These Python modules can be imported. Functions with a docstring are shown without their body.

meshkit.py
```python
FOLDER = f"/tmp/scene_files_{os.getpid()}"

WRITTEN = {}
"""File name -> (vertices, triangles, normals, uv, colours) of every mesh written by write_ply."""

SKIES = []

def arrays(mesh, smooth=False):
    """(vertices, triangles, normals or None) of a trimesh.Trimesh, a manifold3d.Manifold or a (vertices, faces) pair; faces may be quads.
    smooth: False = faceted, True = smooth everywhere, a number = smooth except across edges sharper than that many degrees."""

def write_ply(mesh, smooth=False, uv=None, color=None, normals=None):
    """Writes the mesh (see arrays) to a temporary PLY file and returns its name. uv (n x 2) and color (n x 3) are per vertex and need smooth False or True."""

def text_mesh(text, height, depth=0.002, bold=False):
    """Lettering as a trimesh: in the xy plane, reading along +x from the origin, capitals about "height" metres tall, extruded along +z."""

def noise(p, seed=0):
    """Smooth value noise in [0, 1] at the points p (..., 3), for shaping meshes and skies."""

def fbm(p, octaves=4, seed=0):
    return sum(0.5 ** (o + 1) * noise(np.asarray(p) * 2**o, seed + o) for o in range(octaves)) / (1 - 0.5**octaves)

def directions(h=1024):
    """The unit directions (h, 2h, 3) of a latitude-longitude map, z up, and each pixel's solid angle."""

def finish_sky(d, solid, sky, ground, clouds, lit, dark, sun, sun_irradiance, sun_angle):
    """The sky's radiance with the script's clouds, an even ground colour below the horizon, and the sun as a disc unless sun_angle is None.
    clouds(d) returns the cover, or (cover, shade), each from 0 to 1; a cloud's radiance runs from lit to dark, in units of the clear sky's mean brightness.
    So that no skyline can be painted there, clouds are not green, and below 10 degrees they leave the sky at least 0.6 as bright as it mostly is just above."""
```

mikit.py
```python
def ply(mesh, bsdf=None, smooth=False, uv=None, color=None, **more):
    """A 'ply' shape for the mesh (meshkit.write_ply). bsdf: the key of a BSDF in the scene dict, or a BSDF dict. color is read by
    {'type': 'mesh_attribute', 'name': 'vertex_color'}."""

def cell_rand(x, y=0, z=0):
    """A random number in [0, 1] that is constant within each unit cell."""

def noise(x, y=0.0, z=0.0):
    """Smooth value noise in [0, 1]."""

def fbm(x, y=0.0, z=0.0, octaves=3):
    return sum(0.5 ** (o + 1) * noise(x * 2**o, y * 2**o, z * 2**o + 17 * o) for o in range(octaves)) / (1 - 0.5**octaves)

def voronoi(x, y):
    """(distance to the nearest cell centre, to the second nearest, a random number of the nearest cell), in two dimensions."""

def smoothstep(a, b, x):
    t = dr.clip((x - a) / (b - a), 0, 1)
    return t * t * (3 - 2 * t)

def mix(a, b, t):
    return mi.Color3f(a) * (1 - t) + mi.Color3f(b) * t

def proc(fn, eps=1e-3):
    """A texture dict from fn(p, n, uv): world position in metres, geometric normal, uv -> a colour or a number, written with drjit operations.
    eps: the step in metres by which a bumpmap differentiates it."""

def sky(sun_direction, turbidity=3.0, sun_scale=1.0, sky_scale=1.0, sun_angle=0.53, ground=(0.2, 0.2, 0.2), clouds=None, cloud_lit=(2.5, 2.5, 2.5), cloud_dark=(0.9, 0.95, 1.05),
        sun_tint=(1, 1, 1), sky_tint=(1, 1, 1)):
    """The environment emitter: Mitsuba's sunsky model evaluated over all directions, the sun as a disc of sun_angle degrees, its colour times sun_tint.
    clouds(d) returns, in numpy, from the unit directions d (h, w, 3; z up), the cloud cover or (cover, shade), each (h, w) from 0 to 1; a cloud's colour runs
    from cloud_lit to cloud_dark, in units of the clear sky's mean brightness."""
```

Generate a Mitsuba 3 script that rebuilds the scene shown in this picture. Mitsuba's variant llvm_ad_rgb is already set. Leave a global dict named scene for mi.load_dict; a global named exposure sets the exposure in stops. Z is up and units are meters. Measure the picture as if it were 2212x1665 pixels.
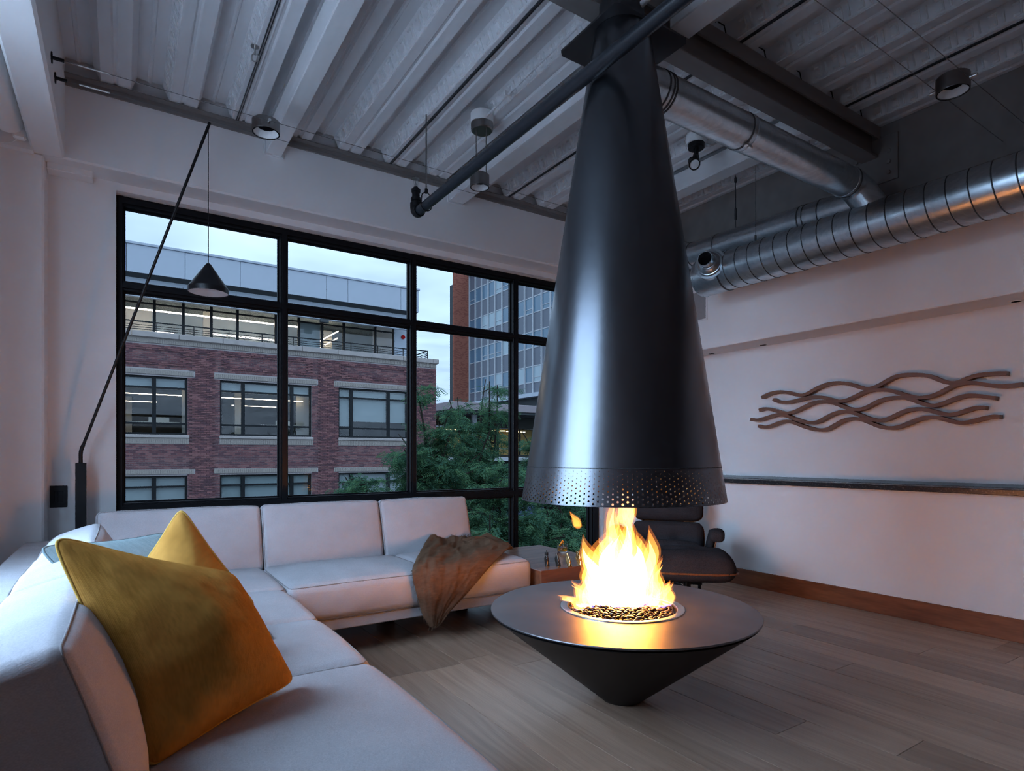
import math
import numpy as np
import drjit as dr
import mitsuba as mi
import trimesh
import manifold3d as m3
from scipy.interpolate import CubicSpline, RectBivariateSpline, PchipInterpolator
from shapely.geometry import Polygon
import mikit
import meshkit

T = mi.ScalarTransform4f
scene, labels = {}, {}
RNG = np.random.default_rng(7)

# ------------------------------------------------------------------ camera, sky, exposure
FW = np.array([0.5487, 0.8360]); FW /= np.linalg.norm(FW)
exposure = 2.62
scene['camera'] = {
    'type': 'perspective', 'fov': math.degrees(2 * math.atan(1106 / 1286)), 'fov_axis': 'x',
    'near_clip': 0.05, 'far_clip': 500.0, 'principal_point_offset_y': -(983 - 832.5) / 1665,
    'to_world': T().look_at(origin=[0, 0, 1.2], target=[float(FW[0]), float(FW[1]), 1.2], up=[0, 0, 1])}


def cloud_cover(d):
    up = np.maximum(d[..., 2:3], 0.06)
    q = d / up * np.array([0.9, 0.9, 0.0]) + np.array([3.1, 1.7, 0.4])
    n = meshkit.fbm(q * 1.3, 5, seed=3)
    m = meshkit.fbm(q * 0.6 + 9, 4, seed=8)
    low = 1 - np.clip(d[..., 2], 0, 1)           # an overcast sky is brighter overhead than near the horizon
    return np.clip(0.55 + 1.1 * m, 0, 1), np.clip(low * 0.62 + 0.2 + (n - 0.5) * 2.0, 0, 1)


scene['sky'] = mikit.sky((-0.75, 0.25, 0.22), turbidity=4.0, sun_scale=0.0, sky_scale=14.0, ground=(0.30, 0.29, 0.29),
                         clouds=cloud_cover, cloud_lit=(1.66, 2.36, 3.24), cloud_dark=(0.92, 1.36, 1.98), sky_tint=(1.0, 0.98, 1.0))


# ------------------------------------------------------------------ registering things
def num(name):
    if name not in USED:
        USED[name] = 0
        return name
    USED[name] += 1
    return f'{name}_{USED[name]:03d}'


USED = {}


def thing(name, label, cat, group=None, kind=None):
    k = num(name)
    labels[k] = {'label': label, 'category': cat}
    if group:
        labels[k]['group'] = group
    if kind:
        labels[k]['kind'] = kind
    return k


def setting(name, label=None):
    k = num(name)
    labels[k] = {'kind': 'structure'}
    if label:
        labels[k]['label'] = label
    return k


def put(key, mesh, mat, smooth=False, **more):
    scene[key] = mikit.ply(mesh, mat, smooth, **more)
    return key


def part(parent, name, mesh, mat, smooth=False, label=None, kind=None, **more):
    k = num(parent + '__' + name)
    if isinstance(mesh, dict):
        scene[k] = {**mesh, **more}
    else:
        scene[k] = mikit.ply(mesh, mat, smooth, **more)
    if label or kind:
        labels[k] = {}
        if label:
            labels[k]['label'] = label
        if kind:
            labels[k]['kind'] = kind
    return k


# ------------------------------------------------------------------ mesh helpers; a mesh is (vertices, triangles)
BOXF = np.array([[0, 1, 3], [0, 3, 2], [4, 6, 7], [4, 7, 5], [0, 4, 5], [0, 5, 1], [2, 3, 7], [2, 7, 6], [0, 2, 6], [0, 6, 4], [1, 5, 7], [1, 7, 3]])


def box(x0, x1, y0, y1, z0, z1, b=0.0):
    if b <= 0:
        return np.array([[x, y, z] for x in (x0, x1) for y in (y0, y1) for z in (z0, z1)], float), BOXF.copy()
    pts = []
    for sx in (0, 1):
        for sy in (0, 1):
            for sz in (0, 1):
                c = np.array([(x0, x1)[sx], (y0, y1)[sy], (z0, z1)[sz]], float)
                i = np.array([1 - 2 * sx, 1 - 2 * sy, 1 - 2 * sz]) * b
                for k in range(3):
                    o = i.copy(); o[k] = 0
                    pts.append(c + o)
    h = trimesh.convex.convex_hull(np.array(pts))
    return np.array(h.vertices), np.array(h.faces)


def merge(ms):
    vs, fs, o = [], [], 0
    for v, f in ms:
        vs.append(v); fs.append(np.asarray(f) + o); o += len(v)
    return np.vstack(vs), np.vstack(fs)


def move(m, off=(0, 0, 0), rz=0.0, rx=0.0, ry=0.0, s=1.0):
    v = np.array(m[0], float) * s
    for a, ax in ((rx, 0), (ry, 1), (rz, 2)):
        if a:
            c, sn = math.cos(a), math.sin(a)
            i, j = [(1, 2), (2, 0), (0, 1)][ax]
            vi, vj = v[:, i].copy(), v[:, j].copy()
            v[:, i], v[:, j] = c * vi - sn * vj, sn * vi + c * vj
    return v + np.array(off, float), m[1]


def grid(P, cu=False, cv=False):
    """quads of an (m, n, 3) array of points, closed along u / v if asked"""
    m, n = P.shape[:2]
    I = np.arange(m * n).reshape(m, n)
    iu = np.arange(m if cu else m - 1); iv = np.arange(n if cv else n - 1)
    a = I[np.ix_(iu, iv)]; b = I[np.ix_((iu + 1) % m, iv)]
    c = I[np.ix_((iu + 1) % m, (iv + 1) % n)]; d = I[np.ix_(iu, (iv + 1) % n)]
    f = np.stack([a, b, c, d], -1).reshape(-1, 4)
    return P.reshape(-1, 3), np.vstack([f[:, [0, 1, 2]], f[:, [0, 2, 3]]])


def tube(pts, r, n=10, closed=False, caps=True, flat=1.0):
    """a round bar along a path; r a number or one per point"""
    p = np.asarray(pts, float); m = len(p)
    r = np.broadcast_to(np.asarray(r, float), m)
    t = np.roll(p, -1, 0) - np.roll(p, 1, 0) if closed else np.gradient(p, axis=0)
    t /= np.linalg.norm(t, axis=1, keepdims=True) + 1e-12
    u = np.zeros_like(p)
    a = np.array([0, 0, 1.0]) if abs(t[0, 2]) < 0.9 else np.array([1.0, 0, 0])
    u[0] = np.cross(t[0], np.cross(a, t[0]))
    for i in range(1, m):
        u[i] = u[i - 1] - t[i] * (u[i - 1] @ t[i])
    u[0] -= t[0] * (u[0] @ t[0])
    u /= np.linalg.norm(u, axis=1, keepdims=True) + 1e-12
    w = np.cross(t, u)
    th = np.arange(n) / n * 2 * np.pi
    P = p[:, None] + r[:, None, None] * (u[:, None] * np.cos(th)[None, :, None] * flat + w[:, None] * np.sin(th)[None, :, None])
    v, f = grid(P, cu=closed, cv=True)
    f = f[:, ::-1]
    if caps and not closed:
        o = len(v)
        v = np.vstack([v, p[:1], p[-1:]])
        i = np.arange(n); j = (i + 1) % n
        f = np.vstack([f, np.stack([i * 0 + o, j, i], 1), np.stack([i * 0 + o + 1, (m - 1) * n + i, (m - 1) * n + j], 1)])
    return v, f


def cyl(p0, p1, r, n=24, r1=None):
    p0, p1 = np.array(p0, float), np.array(p1, float)
    return tube([p0, p0 * 0.5 + p1 * 0.5, p1], [r, (r + (r if r1 is None else r1)) / 2, r if r1 is None else r1], n)


def smooth_path(pts, k=8):
    p = np.asarray(pts, float)
    s = np.r_[0, np.cumsum(np.linalg.norm(np.diff(p, axis=0), axis=1))]
    return CubicSpline(s, p)(np.linspace(0, s[-1], (len(p) - 1) * k + 1))


def bent_path(pts, rad, k=6):
    """a polyline with rounded corners"""
    p = [np.array(q, float) for q in pts]
    out = [p[0]]
    for a, b, c in zip(p, p[1:], p[2:]):
        d0, d1 = (a - b) / np.linalg.norm(a - b), (c - b) / np.linalg.norm(c - b)
        for s in np.linspace(0, 1, k):
            q0, q1 = b + d0 * rad * (1 - s), b + d1 * rad * s
            out.append(q0 * (1 - s) + q1 * s)
    return np.array(out + [p[-1]])


def lathe(prof, n=48, c=(0, 0, 0), axis='z'):
    """profile of (r, h), outside when h falls to the left of the walk"""
    pr = np.array(prof, float); th = np.arange(n) / n * 2 * np.pi
    P = np.stack([pr[:, :1] * np.cos(th), pr[:, :1] * np.sin(th), np.repeat(pr[:, 1:2], n, 1)], -1)
    v, f = grid(P, cv=True)
    f = f[:, ::-1]
    if axis == 'x':
        v = v[:, [2, 0, 1]]
    if axis == 'y':
        v = v[:, [1, 2, 0]]
    return v + np.array(c, float), f


def frame_z(d):
    d = np.array(d, float); d /= np.linalg.norm(d)
    a = np.array([0, 0, 1.0]) if abs(d[2]) < 0.9 else np.array([1.0, 0, 0])
    u = np.cross(a, d); u /= np.linalg.norm(u)
    return np.stack([u, np.cross(d, u), d], 1)


def aim(m, d, off=(0, 0, 0)):
    """turn a mesh so that its z axis points along d"""
    return m[0] @ frame_z(d).T + np.array(off, float), m[1]


def edge_steps(h, r, n, k=4):
    a = np.linspace(-h, -h + r, k + 1) if r > 0 else np.array([-h])
    mid = np.linspace(-h + r, h - r, n + 1)
    return np.r_[a[:-1], mid, -a[:-1][::-1]]


def cushion(lx, ly, lz, r, n=(12, 12, 4), puff=(0, 0, 0), wr=0.0, seed=0, sag=None):
    """an upholstered block about the origin: rounded edges, swollen faces, slight wrinkles"""
    h = np.array([lx, ly, lz]) / 2
    g = [edge_steps(h[i], r, n[i]) for i in range(3)]
    vs, fs, o = [], [], 0
    for ax in range(3):
        i, j = [(1, 2), (2, 0), (0, 1)][ax]
        for s in (-1, 1):
            A, B = np.meshgrid(g[i], g[j], indexing='ij')
            P = np.zeros(A.shape + (3,))
            P[..., i], P[..., j], P[..., ax] = A, B, s * h[ax]
            v, f = grid(P)
            vs.append(v); fs.append((f if s > 0 else f[:, ::-1]) + o); o += len(v)
    v, f = np.vstack(vs), np.vstack(fs)
    key = np.round(v * 1e5).astype(np.int64)
    _, first, inv = np.unique(key, axis=0, return_index=True, return_inverse=True)
    v, f = v[first], inv.reshape(-1)[f]
    inner = np.clip(v, -(h - r), h - r)
    d = v - inner
    L = np.linalg.norm(d, axis=1, keepdims=True)
    v = np.where(L > 0, inner + d / np.maximum(L, 1e-9) * r, v)
    w = np.clip(1 - (v / h) ** 2, 0, 1)
    q = v.copy()
    for ax in range(3):
        i, j = [(1, 2), (2, 0), (0, 1)][ax]
        q[:, ax] += puff[ax] * (v[:, ax] / h[ax]) * (w[:, i] * w[:, j]) ** 0.62
    if wr:
        nrm = d / np.maximum(L, 1e-9)
        q += nrm * (meshkit.fbm(v * np.array([9, 9, 14]) + seed * 7.3, 4)[:, None] - 0.5) * wr
    if sag is not None:
        q[:, 2] += sag(v / h)
    return q, f


def piping(lx, ly, lz, sgn, r, puff, rad=0.003, n=5, swap=False):
    """the seam cord round the upper or lower edge of a cushion, on its swollen surface; swap: the faces look along y"""
    z = sgn * (lz / 2 - r * 0.29)
    hx, hy = lx / 2 - r * 0.29, ly / 2 - r * 0.29
    c = r * 0.71
    pts = []
    for sx, sy, a0 in ((1, 1, 0), (-1, 1, 90), (-1, -1, 180), (1, -1, 270)):
        for a in np.radians(np.linspace(a0, a0 + 90, 6)):
            pts.append([sx * (hx - c) + c * math.cos(a), sy * (hy - c) + c * math.sin(a), z])
    P = np.array(pts)
    out = []
    for a, b in zip(P, np.roll(P, -1, 0)):
        k = max(1, int(np.linalg.norm(b - a) / 0.06))
        for s in np.arange(k) / k:
            out.append(a * (1 - s) + b * s)
    q = np.array(out)
    if swap:
        q = q[:, [0, 2, 1]]
    h = np.array([lx, lz, ly] if swap else [lx, ly, lz]) / 2
    w = np.clip(1 - (q / h) ** 2, 0, 1)
    q = q + np.stack([puff[a] * q[:, a] / h[a] * (w[:, i] * w[:, j]) ** 0.62 for a, (i, j) in enumerate([(1, 2), (2, 0), (0, 1)])], 1)
    return tube(q, rad, n, closed=True)


def square_bar(pts, w, h, side):
    """a rectangular bar along a path; w along the vector side, h across it"""
    p = np.asarray(pts, float); side = np.array(side, float)
    t = np.gradient(p, axis=0); t /= np.linalg.norm(t, axis=1, keepdims=True)
    b = np.cross(t, side); b /= np.linalg.norm(b, axis=1, keepdims=True)
    P = np.stack([p + side * w / 2 * i + b * h / 2 * j for i, j in ((1, 1), (-1, 1), (-1, -1), (1, -1))], 1)
    m = len(p)
    v, f = grid(P, cv=True)
    f = np.vstack([f, [[0, 1, 2], [0, 2, 3]], [[4 * m - 4, 4 * m - 2, 4 * m - 3], [4 * m - 4, 4 * m - 1, 4 * m - 2]]])
    return trimesh_fix(v, f)


def trimesh_fix(v, f):
    t = trimesh.Trimesh(v, f, process=False)
    if t.volume < 0:
        f = np.asarray(f)[:, ::-1]
    return v, f


def hull(points):
    h = trimesh.convex.convex_hull(np.asarray(points, float))
    return np.array(h.vertices), np.array(h.faces)


# ------------------------------------------------------------------ materials
N = mikit


def two(d):
    return {'type': 'twosided', 'bsdf': d}


def rgb(c):
    return {'type': 'rgb', 'value': list(map(float, c))}


def matte(name, c):
    scene[name] = two({'type': 'diffuse', 'reflectance': rgb(c) if not callable(c) else N.proc(c)})


def gloss(name, c, rough=0.4, metallic=0.0, spec=0.5, bump=None, bscale=1.0, eps=1e-3, **more):
    d = {'type': 'principled', 'base_color': rgb(c) if not callable(c) else N.proc(c), 'roughness': rough if not callable(rough) else N.proc(rough), 'metallic': metallic, 'specular': spec, **more}
    if bump is not None:
        d = {'type': 'bumpmap', 'arbitrary': N.proc(bump, eps), 'scale': bscale, 'bsdf': d}
    scene[name] = two(d)


def fabric(name, c, c2, f=420.0, bump=0.0006):
    """a woven cloth: threads along and across, slubs and mottling"""
    def col(p, n, uv):
        w = N.noise(p.x * f, p.y * f, p.z * f)
        m = N.fbm(p.x * 9, p.y * 9, p.z * 9, 3)
        return N.mix(c, c2, dr.clip(0.75 * w + 0.6 * m - 0.2, 0, 1))

    def h(p, n, uv):
        return N.noise(p.x * f, p.y * f, p.z * f)
    scene[name] = two({'type': 'bumpmap', 'arbitrary': N.proc(h, 6e-4), 'scale': bump, 'bsdf': {'type': 'diffuse', 'reflectance': N.proc(col)}})


def woven(name, c, c2, ku, kv, bump=0.001):
    """a visible weave, from the uv of the cloth (in metres)"""
    def th(uv):
        a = 0.5 + 0.5 * dr.sin(uv.x * ku); b = 0.5 + 0.5 * dr.sin(uv.y * kv)
        k = N.noise(uv.x * ku / 6.28, uv.y * kv / 40.0)
        return a * b, k

    def col(p, n, uv):
        t, k = th(uv)
        m = N.fbm(p.x * 14, p.y * 14, p.z * 14, 3)
        return N.mix(c, c2, dr.clip(0.55 * t + 0.35 * k + 0.5 * m - 0.2, 0, 1))

    def h(p, n, uv):
        t, k = th(uv)
        return t + 0.5 * k
    scene[name] = two({'type': 'bumpmap', 'arbitrary': N.proc(h, 6e-4), 'scale': bump, 'bsdf': {'type': 'diffuse', 'reflectance': N.proc(col)}})


def wood(name, ca, cb, axis, rough=0.35, fine=70.0, seed=0.0, spec=0.5, long=3.0, **more):
    """grain along the given axis"""
    def g(p):
        l = (p.x, p.y, p.z)[axis]
        a, b = [(p.y, p.z), (p.x, p.z), (p.x, p.y)][axis]
        w = N.fbm(a * 7 + seed, b * 7, l * long * 0.5 + seed, 3)
        ring = N.noise(a * fine + w * 9, b * fine * 0.4 + seed, l * long)
        fib = N.noise(a * fine * 6, b * fine * 3, l * long * 5 + seed)
        return dr.clip(0.55 * ring + 0.3 * w + 0.25 * fib - 0.05, 0, 1)
    gloss(name, lambda p, n, uv: N.mix(ca, cb, g(p)), rough, spec=spec, **more)


matte('m_wall', lambda p, n, uv: N.mix((0.73, 0.725, 0.73), (0.75, 0.745, 0.745), N.fbm(p.x * 3, p.y * 3, p.z * 3, 3)))
gloss('m_deck', lambda p, n, uv: N.mix((0.615, 0.615, 0.63), (0.645, 0.645, 0.66), N.fbm(p.x * 5, p.y * 1.0, p.z * 5, 3)), 0.55, spec=0.3)
gloss('m_joist', lambda p, n, uv: N.mix((0.60, 0.60, 0.61), (0.68, 0.68, 0.69), N.fbm(p.x * 20, p.y * 2.5, p.z * 20, 3)), 0.45)
gloss('m_girder', lambda p, n, uv: N.mix((0.165, 0.150, 0.142), (0.215, 0.200, 0.19), N.fbm(p.x * 4, p.y * 14, p.z * 9, 3)), 0.5)
gloss('m_black_frame', (0.004, 0.0045, 0.006), 0.42, spec=0.25)
gloss('m_black_paint', (0.005, 0.005, 0.006), 0.42, spec=0.3)
gloss('m_pipe', (0.018, 0.022, 0.028), 0.33)
gloss('m_hood', lambda p, n, uv: N.mix((0.105, 0.112, 0.125), (0.15, 0.157, 0.17), N.fbm(p.x * 3, p.y * 3, p.z * 1.5, 4)), lambda p, n, uv: 0.24 + 0.09 * N.fbm(p.x * 5, p.y * 5, p.z * 2, 3), metallic=0.95)
matte('m_soot', (0.055, 0.045, 0.04))
gloss('m_hood_dark', (0.03, 0.03, 0.032), 0.5, metallic=0.3)
gloss('m_bowl_top', lambda p, n, uv: N.mix((0.12, 0.12, 0.13), (0.17, 0.17, 0.18), N.fbm(p.x * 6, p.y * 6, 0.0, 4)), lambda p, n, uv: 0.36 + 0.08 * N.fbm(p.x * 9, p.y * 9, 1.0, 3), metallic=0.9)
gloss('m_bowl', (0.007, 0.0065, 0.0065), 0.5, spec=0.3)
gloss('m_steel', (0.62, 0.61, 0.60), 0.25, metallic=1.0)
gloss('m_nickel', (0.26, 0.245, 0.235), 0.30, metallic=1.0)
gloss('m_cable', (0.16, 0.16, 0.16), 0.4, metallic=0.8)


def galv(p, n, uv):
    s, s2, k = N.voronoi(p.y * 45 + p.x * 45, p.z * 45 + p.x * 20)
    return N.mix((0.46, 0.53, 0.57), (0.66, 0.71, 0.74), 0.5 * k + 0.5 * N.fbm(p.x * 10, p.y * 3, p.z * 10, 3))


gloss('m_galv', galv, lambda p, n, uv: 0.24 + 0.14 * N.fbm(p.x * 16, p.y * 9, p.z * 16, 3), metallic=1.0)
gloss('m_galv_seam', (0.10, 0.11, 0.12), 0.4, metallic=0.8)
gloss('m_white_paint', (0.72, 0.72, 0.72), 0.35)
gloss('m_conduit', (0.55, 0.55, 0.57), 0.35)
matte('m_dark', (0.006, 0.006, 0.007))
matte('m_lamp_white', (0.80, 0.80, 0.80))
matte('m_reflector', (0.66, 0.66, 0.68))
gloss('m_stone', lambda p, n, uv: N.mix((0.012, 0.012, 0.014), (0.07, 0.065, 0.06), N.smoothstep(0.55, 0.8, N.noise(p.x * 130, p.y * 130, p.z * 130))), 0.28, spec=0.3)
matte('m_vent', (0.30, 0.29, 0.29))
wood('m_walnut_y', (0.105, 0.029, 0.010), (0.27, 0.085, 0.030), 1, 0.35, 60)
wood('m_walnut_x', (0.075, 0.028, 0.013), (0.22, 0.090, 0.044), 0, 0.22, 60, spec=1.0, clearcoat=1.0)
wood('m_art', (0.085, 0.030, 0.014), (0.24, 0.095, 0.042), 1, 0.38, 160)
for i in range(6):
    k = [1.0, 0.82, 1.12, 0.68, 0.95, 0.88][i]
    wood(f'm_oak_{i}', (0.275 * k, 0.172 * k, 0.114 * k), (0.44 * k, 0.297 * k, 0.214 * k), 1, 0.36, 55, seed=3.7 * i, spec=0.5, long=1.4)
fabric('m_sofa', (0.37, 0.37, 0.39), (0.49, 0.485, 0.505))
matte('m_piping', (0.27, 0.26, 0.265))
woven('m_mustard', (0.33, 0.150, 0.030), (0.62, 0.335, 0.090), 2500.0, 2500.0)
woven('m_teal', (0.19, 0.25, 0.26), (0.34, 0.42, 0.43), 1500.0, 1500.0)
woven('m_throw', (0.080, 0.044, 0.026), (0.215, 0.135, 0.088), 900.0, 900.0, 0.0012)
fabric('m_velvet', (0.022, 0.0205, 0.022), (0.060, 0.056, 0.060), 260.0)
wood('m_shell', (0.12, 0.040, 0.015), (0.30, 0.12, 0.05), 0, 0.3, 120)
gloss('m_brass', (0.78, 0.50, 0.20), 0.22, metallic=1.0)
gloss('m_gunmetal', (0.10, 0.085, 0.075), 0.28, metallic=0.9)
gloss('m_orange', (0.85, 0.34, 0.03), 0.4)
scene['m_glass'] = {'type': 'dielectric', 'int_ior': 1.5}
scene['m_whisky'] = {'type': 'dielectric', 'int_ior': 1.36, 'specular_transmittance': rgb((0.95, 0.62, 0.10))}
scene['m_pane'] = {'type': 'thindielectric', 'int_ior': 1.09, 'specular_transmittance': rgb((0.092, 0.091, 0.090))}
scene['m_pane_clear'] = {'type': 'thindielectric', 'int_ior': 1.5}
gloss('m_pebble', lambda p, n, uv: N.mix((0.008, 0.005, 0.0045), (0.032, 0.018, 0.013), N.noise(p.x * 60, p.y * 60, p.z * 60)), 0.16)
scene['m_flame'] = {'type': 'null'}
# outside
matte('m_mortar', (0.46, 0.41, 0.40))
for i, c in enumerate([(0.235, 0.110, 0.112), (0.185, 0.090, 0.096), (0.285, 0.140, 0.138), (0.145, 0.078, 0.088)]):
    matte(f'm_brick_{i}', c)
matte('m_limestone', lambda p, n, uv: N.mix((0.44, 0.39, 0.36), (0.54, 0.48, 0.45), N.noise(p.x * 6, p.y * 6, p.z * 6)))
matte('m_soldier', (0.40, 0.35, 0.31))
gloss('m_metal_panel', (0.50, 0.55, 0.62), 0.35)
matte('m_gutter', (0.10, 0.11, 0.115))
gloss('m_mullion', (0.008, 0.010, 0.012), 0.45, spec=0.3)
matte('m_office_wall', (0.55, 0.53, 0.46))
matte('m_office_dark', (0.07, 0.072, 0.065))
matte('m_blind', (0.30, 0.37, 0.38))
matte('m_asphalt', (0.07, 0.07, 0.075))
matte('m_tower_brick', lambda p, n, uv: N.mix((0.36, 0.135, 0.095), (0.28, 0.10, 0.075), N.smoothstep(0.5, 0.62, N.noise(p.x * 4, p.y * 4, p.z * 7))))
gloss('m_spandrel', (0.15, 0.165, 0.20), 0.4)
gloss('m_tower_glass', (0.10, 0.19, 0.27), 0.06, spec=0.9)
gloss('m_tower_pale', (0.34, 0.44, 0.48), 0.10, spec=0.9)
gloss('m_tower_frame', (0.50, 0.52, 0.54), 0.4)
matte('m_terrace', (0.36, 0.31, 0.32))
matte('m_bark', (0.05, 0.040, 0.034))
for i, c in enumerate([(0.085, 0.185, 0.105), (0.120, 0.235, 0.115), (0.065, 0.150, 0.095)]):
    scene[f'm_leaf_{i}'] = {'type': 'principledthin', 'base_color': rgb(c), 'roughness': 0.9, 'diff_trans': 0.8, 'eta': 1.12}


def glow(c, w=1.0):
    return {'type': 'area', 'radiance': rgb(c), 'sampling_weight': w}


# ------------------------------------------------------------------ the room
WX0, WX1, WY = -0.86, 5.10, 5.02           # left wall, niche wall, window wall
BK = -8.5                                  # the back wall, behind the camera
ZD = 3.65                                  # underside of the deck

fl = setting('floor', 'greyed oak plank floor')
put(fl, box(WX0 - 0.3, 5.4, BK - 0.2, 5.3, -0.20, -0.013), 'm_dark')
rng = np.random.default_rng(11)
for i in range(27):
    x0 = WX0 - 0.12 + i * 0.238
    if x0 > 4.95:
        break
    y = BK - rng.uniform(0, 1.6)
    while y < 5.1:
        L = rng.uniform(1.5, 2.5)
        a, b = max(y, BK), min(y + L, 5.1)
        if b - a > 0.02:
            dz = rng.uniform(-0.0006, 0.0006)
            part(fl, 'plank', box(x0, x0 + 0.2368, a, b - 0.0012, -0.013, dz, 0.0016), f'm_oak_{rng.integers(6)}')
        y += L

# window wall: bulkhead over the window, wall piers, header with a rounded soffit
wf = setting('wall_front', 'white wall around the big black window')
put(wf, merge([box(WX0 - 0.3, 5.4, 4.80, 5.40, 3.115, 3.80, 0.012), box(WX0 - 0.3, -0.03, WY, 5.21, 0, 3.12), box(4.52, 5.4, WY, 5.21, 0, 3.12),
               box(-0.04, 4.53, WY, 5.21, 3.06, 3.12)]), 'm_wall')
wc = setting('wall_column', 'white corner column beside the window pier')
put(wc, box(WX0 - 0.3, -0.411, 4.80, 5.1, 0, 3.115, 0.012), 'm_wall')
tr = setting('trim_1', 'white drywall step under the bulkhead')
put(tr, box(-0.411, -0.16, 4.91, 5.03, 3.072, 3.13, 0.006), 'm_wall')

# right wall: lower wall, stone ledge, niche, upper bulkhead
wr = setting('wall_right', 'white wall with a long niche')
put(wr, merge([box(4.815, 5.5, BK, 5.1, 0, 0.945), box(WX1, 5.5, BK, 5.1, 0.9, 2.3), box(4.77, 5.5, BK, 5.1, 2.234, 3.8, 0.006)]), 'm_wall')
bs = setting('baseboard_right', 'tall walnut baseboard')
for a, b in ((BK, 1.30), (1.302, 5.015)):
    part(bs, 'board', box(4.797, 4.816, a, b, 0, 0.148, 0.003), 'm_walnut_y')
lg = setting('trim_2', 'polished black stone ledge along the niche')
put(lg, box(4.765, WX1, BK, 5.02, 0.940, 0.978, 0.003), 'm_stone')
sp = setting('trim_3', 'grey upstand at the back of the ledge')
put(sp, box(WX1 - 0.014, WX1, BK, 5.02, 0.978, 1.00), 'm_vent')

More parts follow.
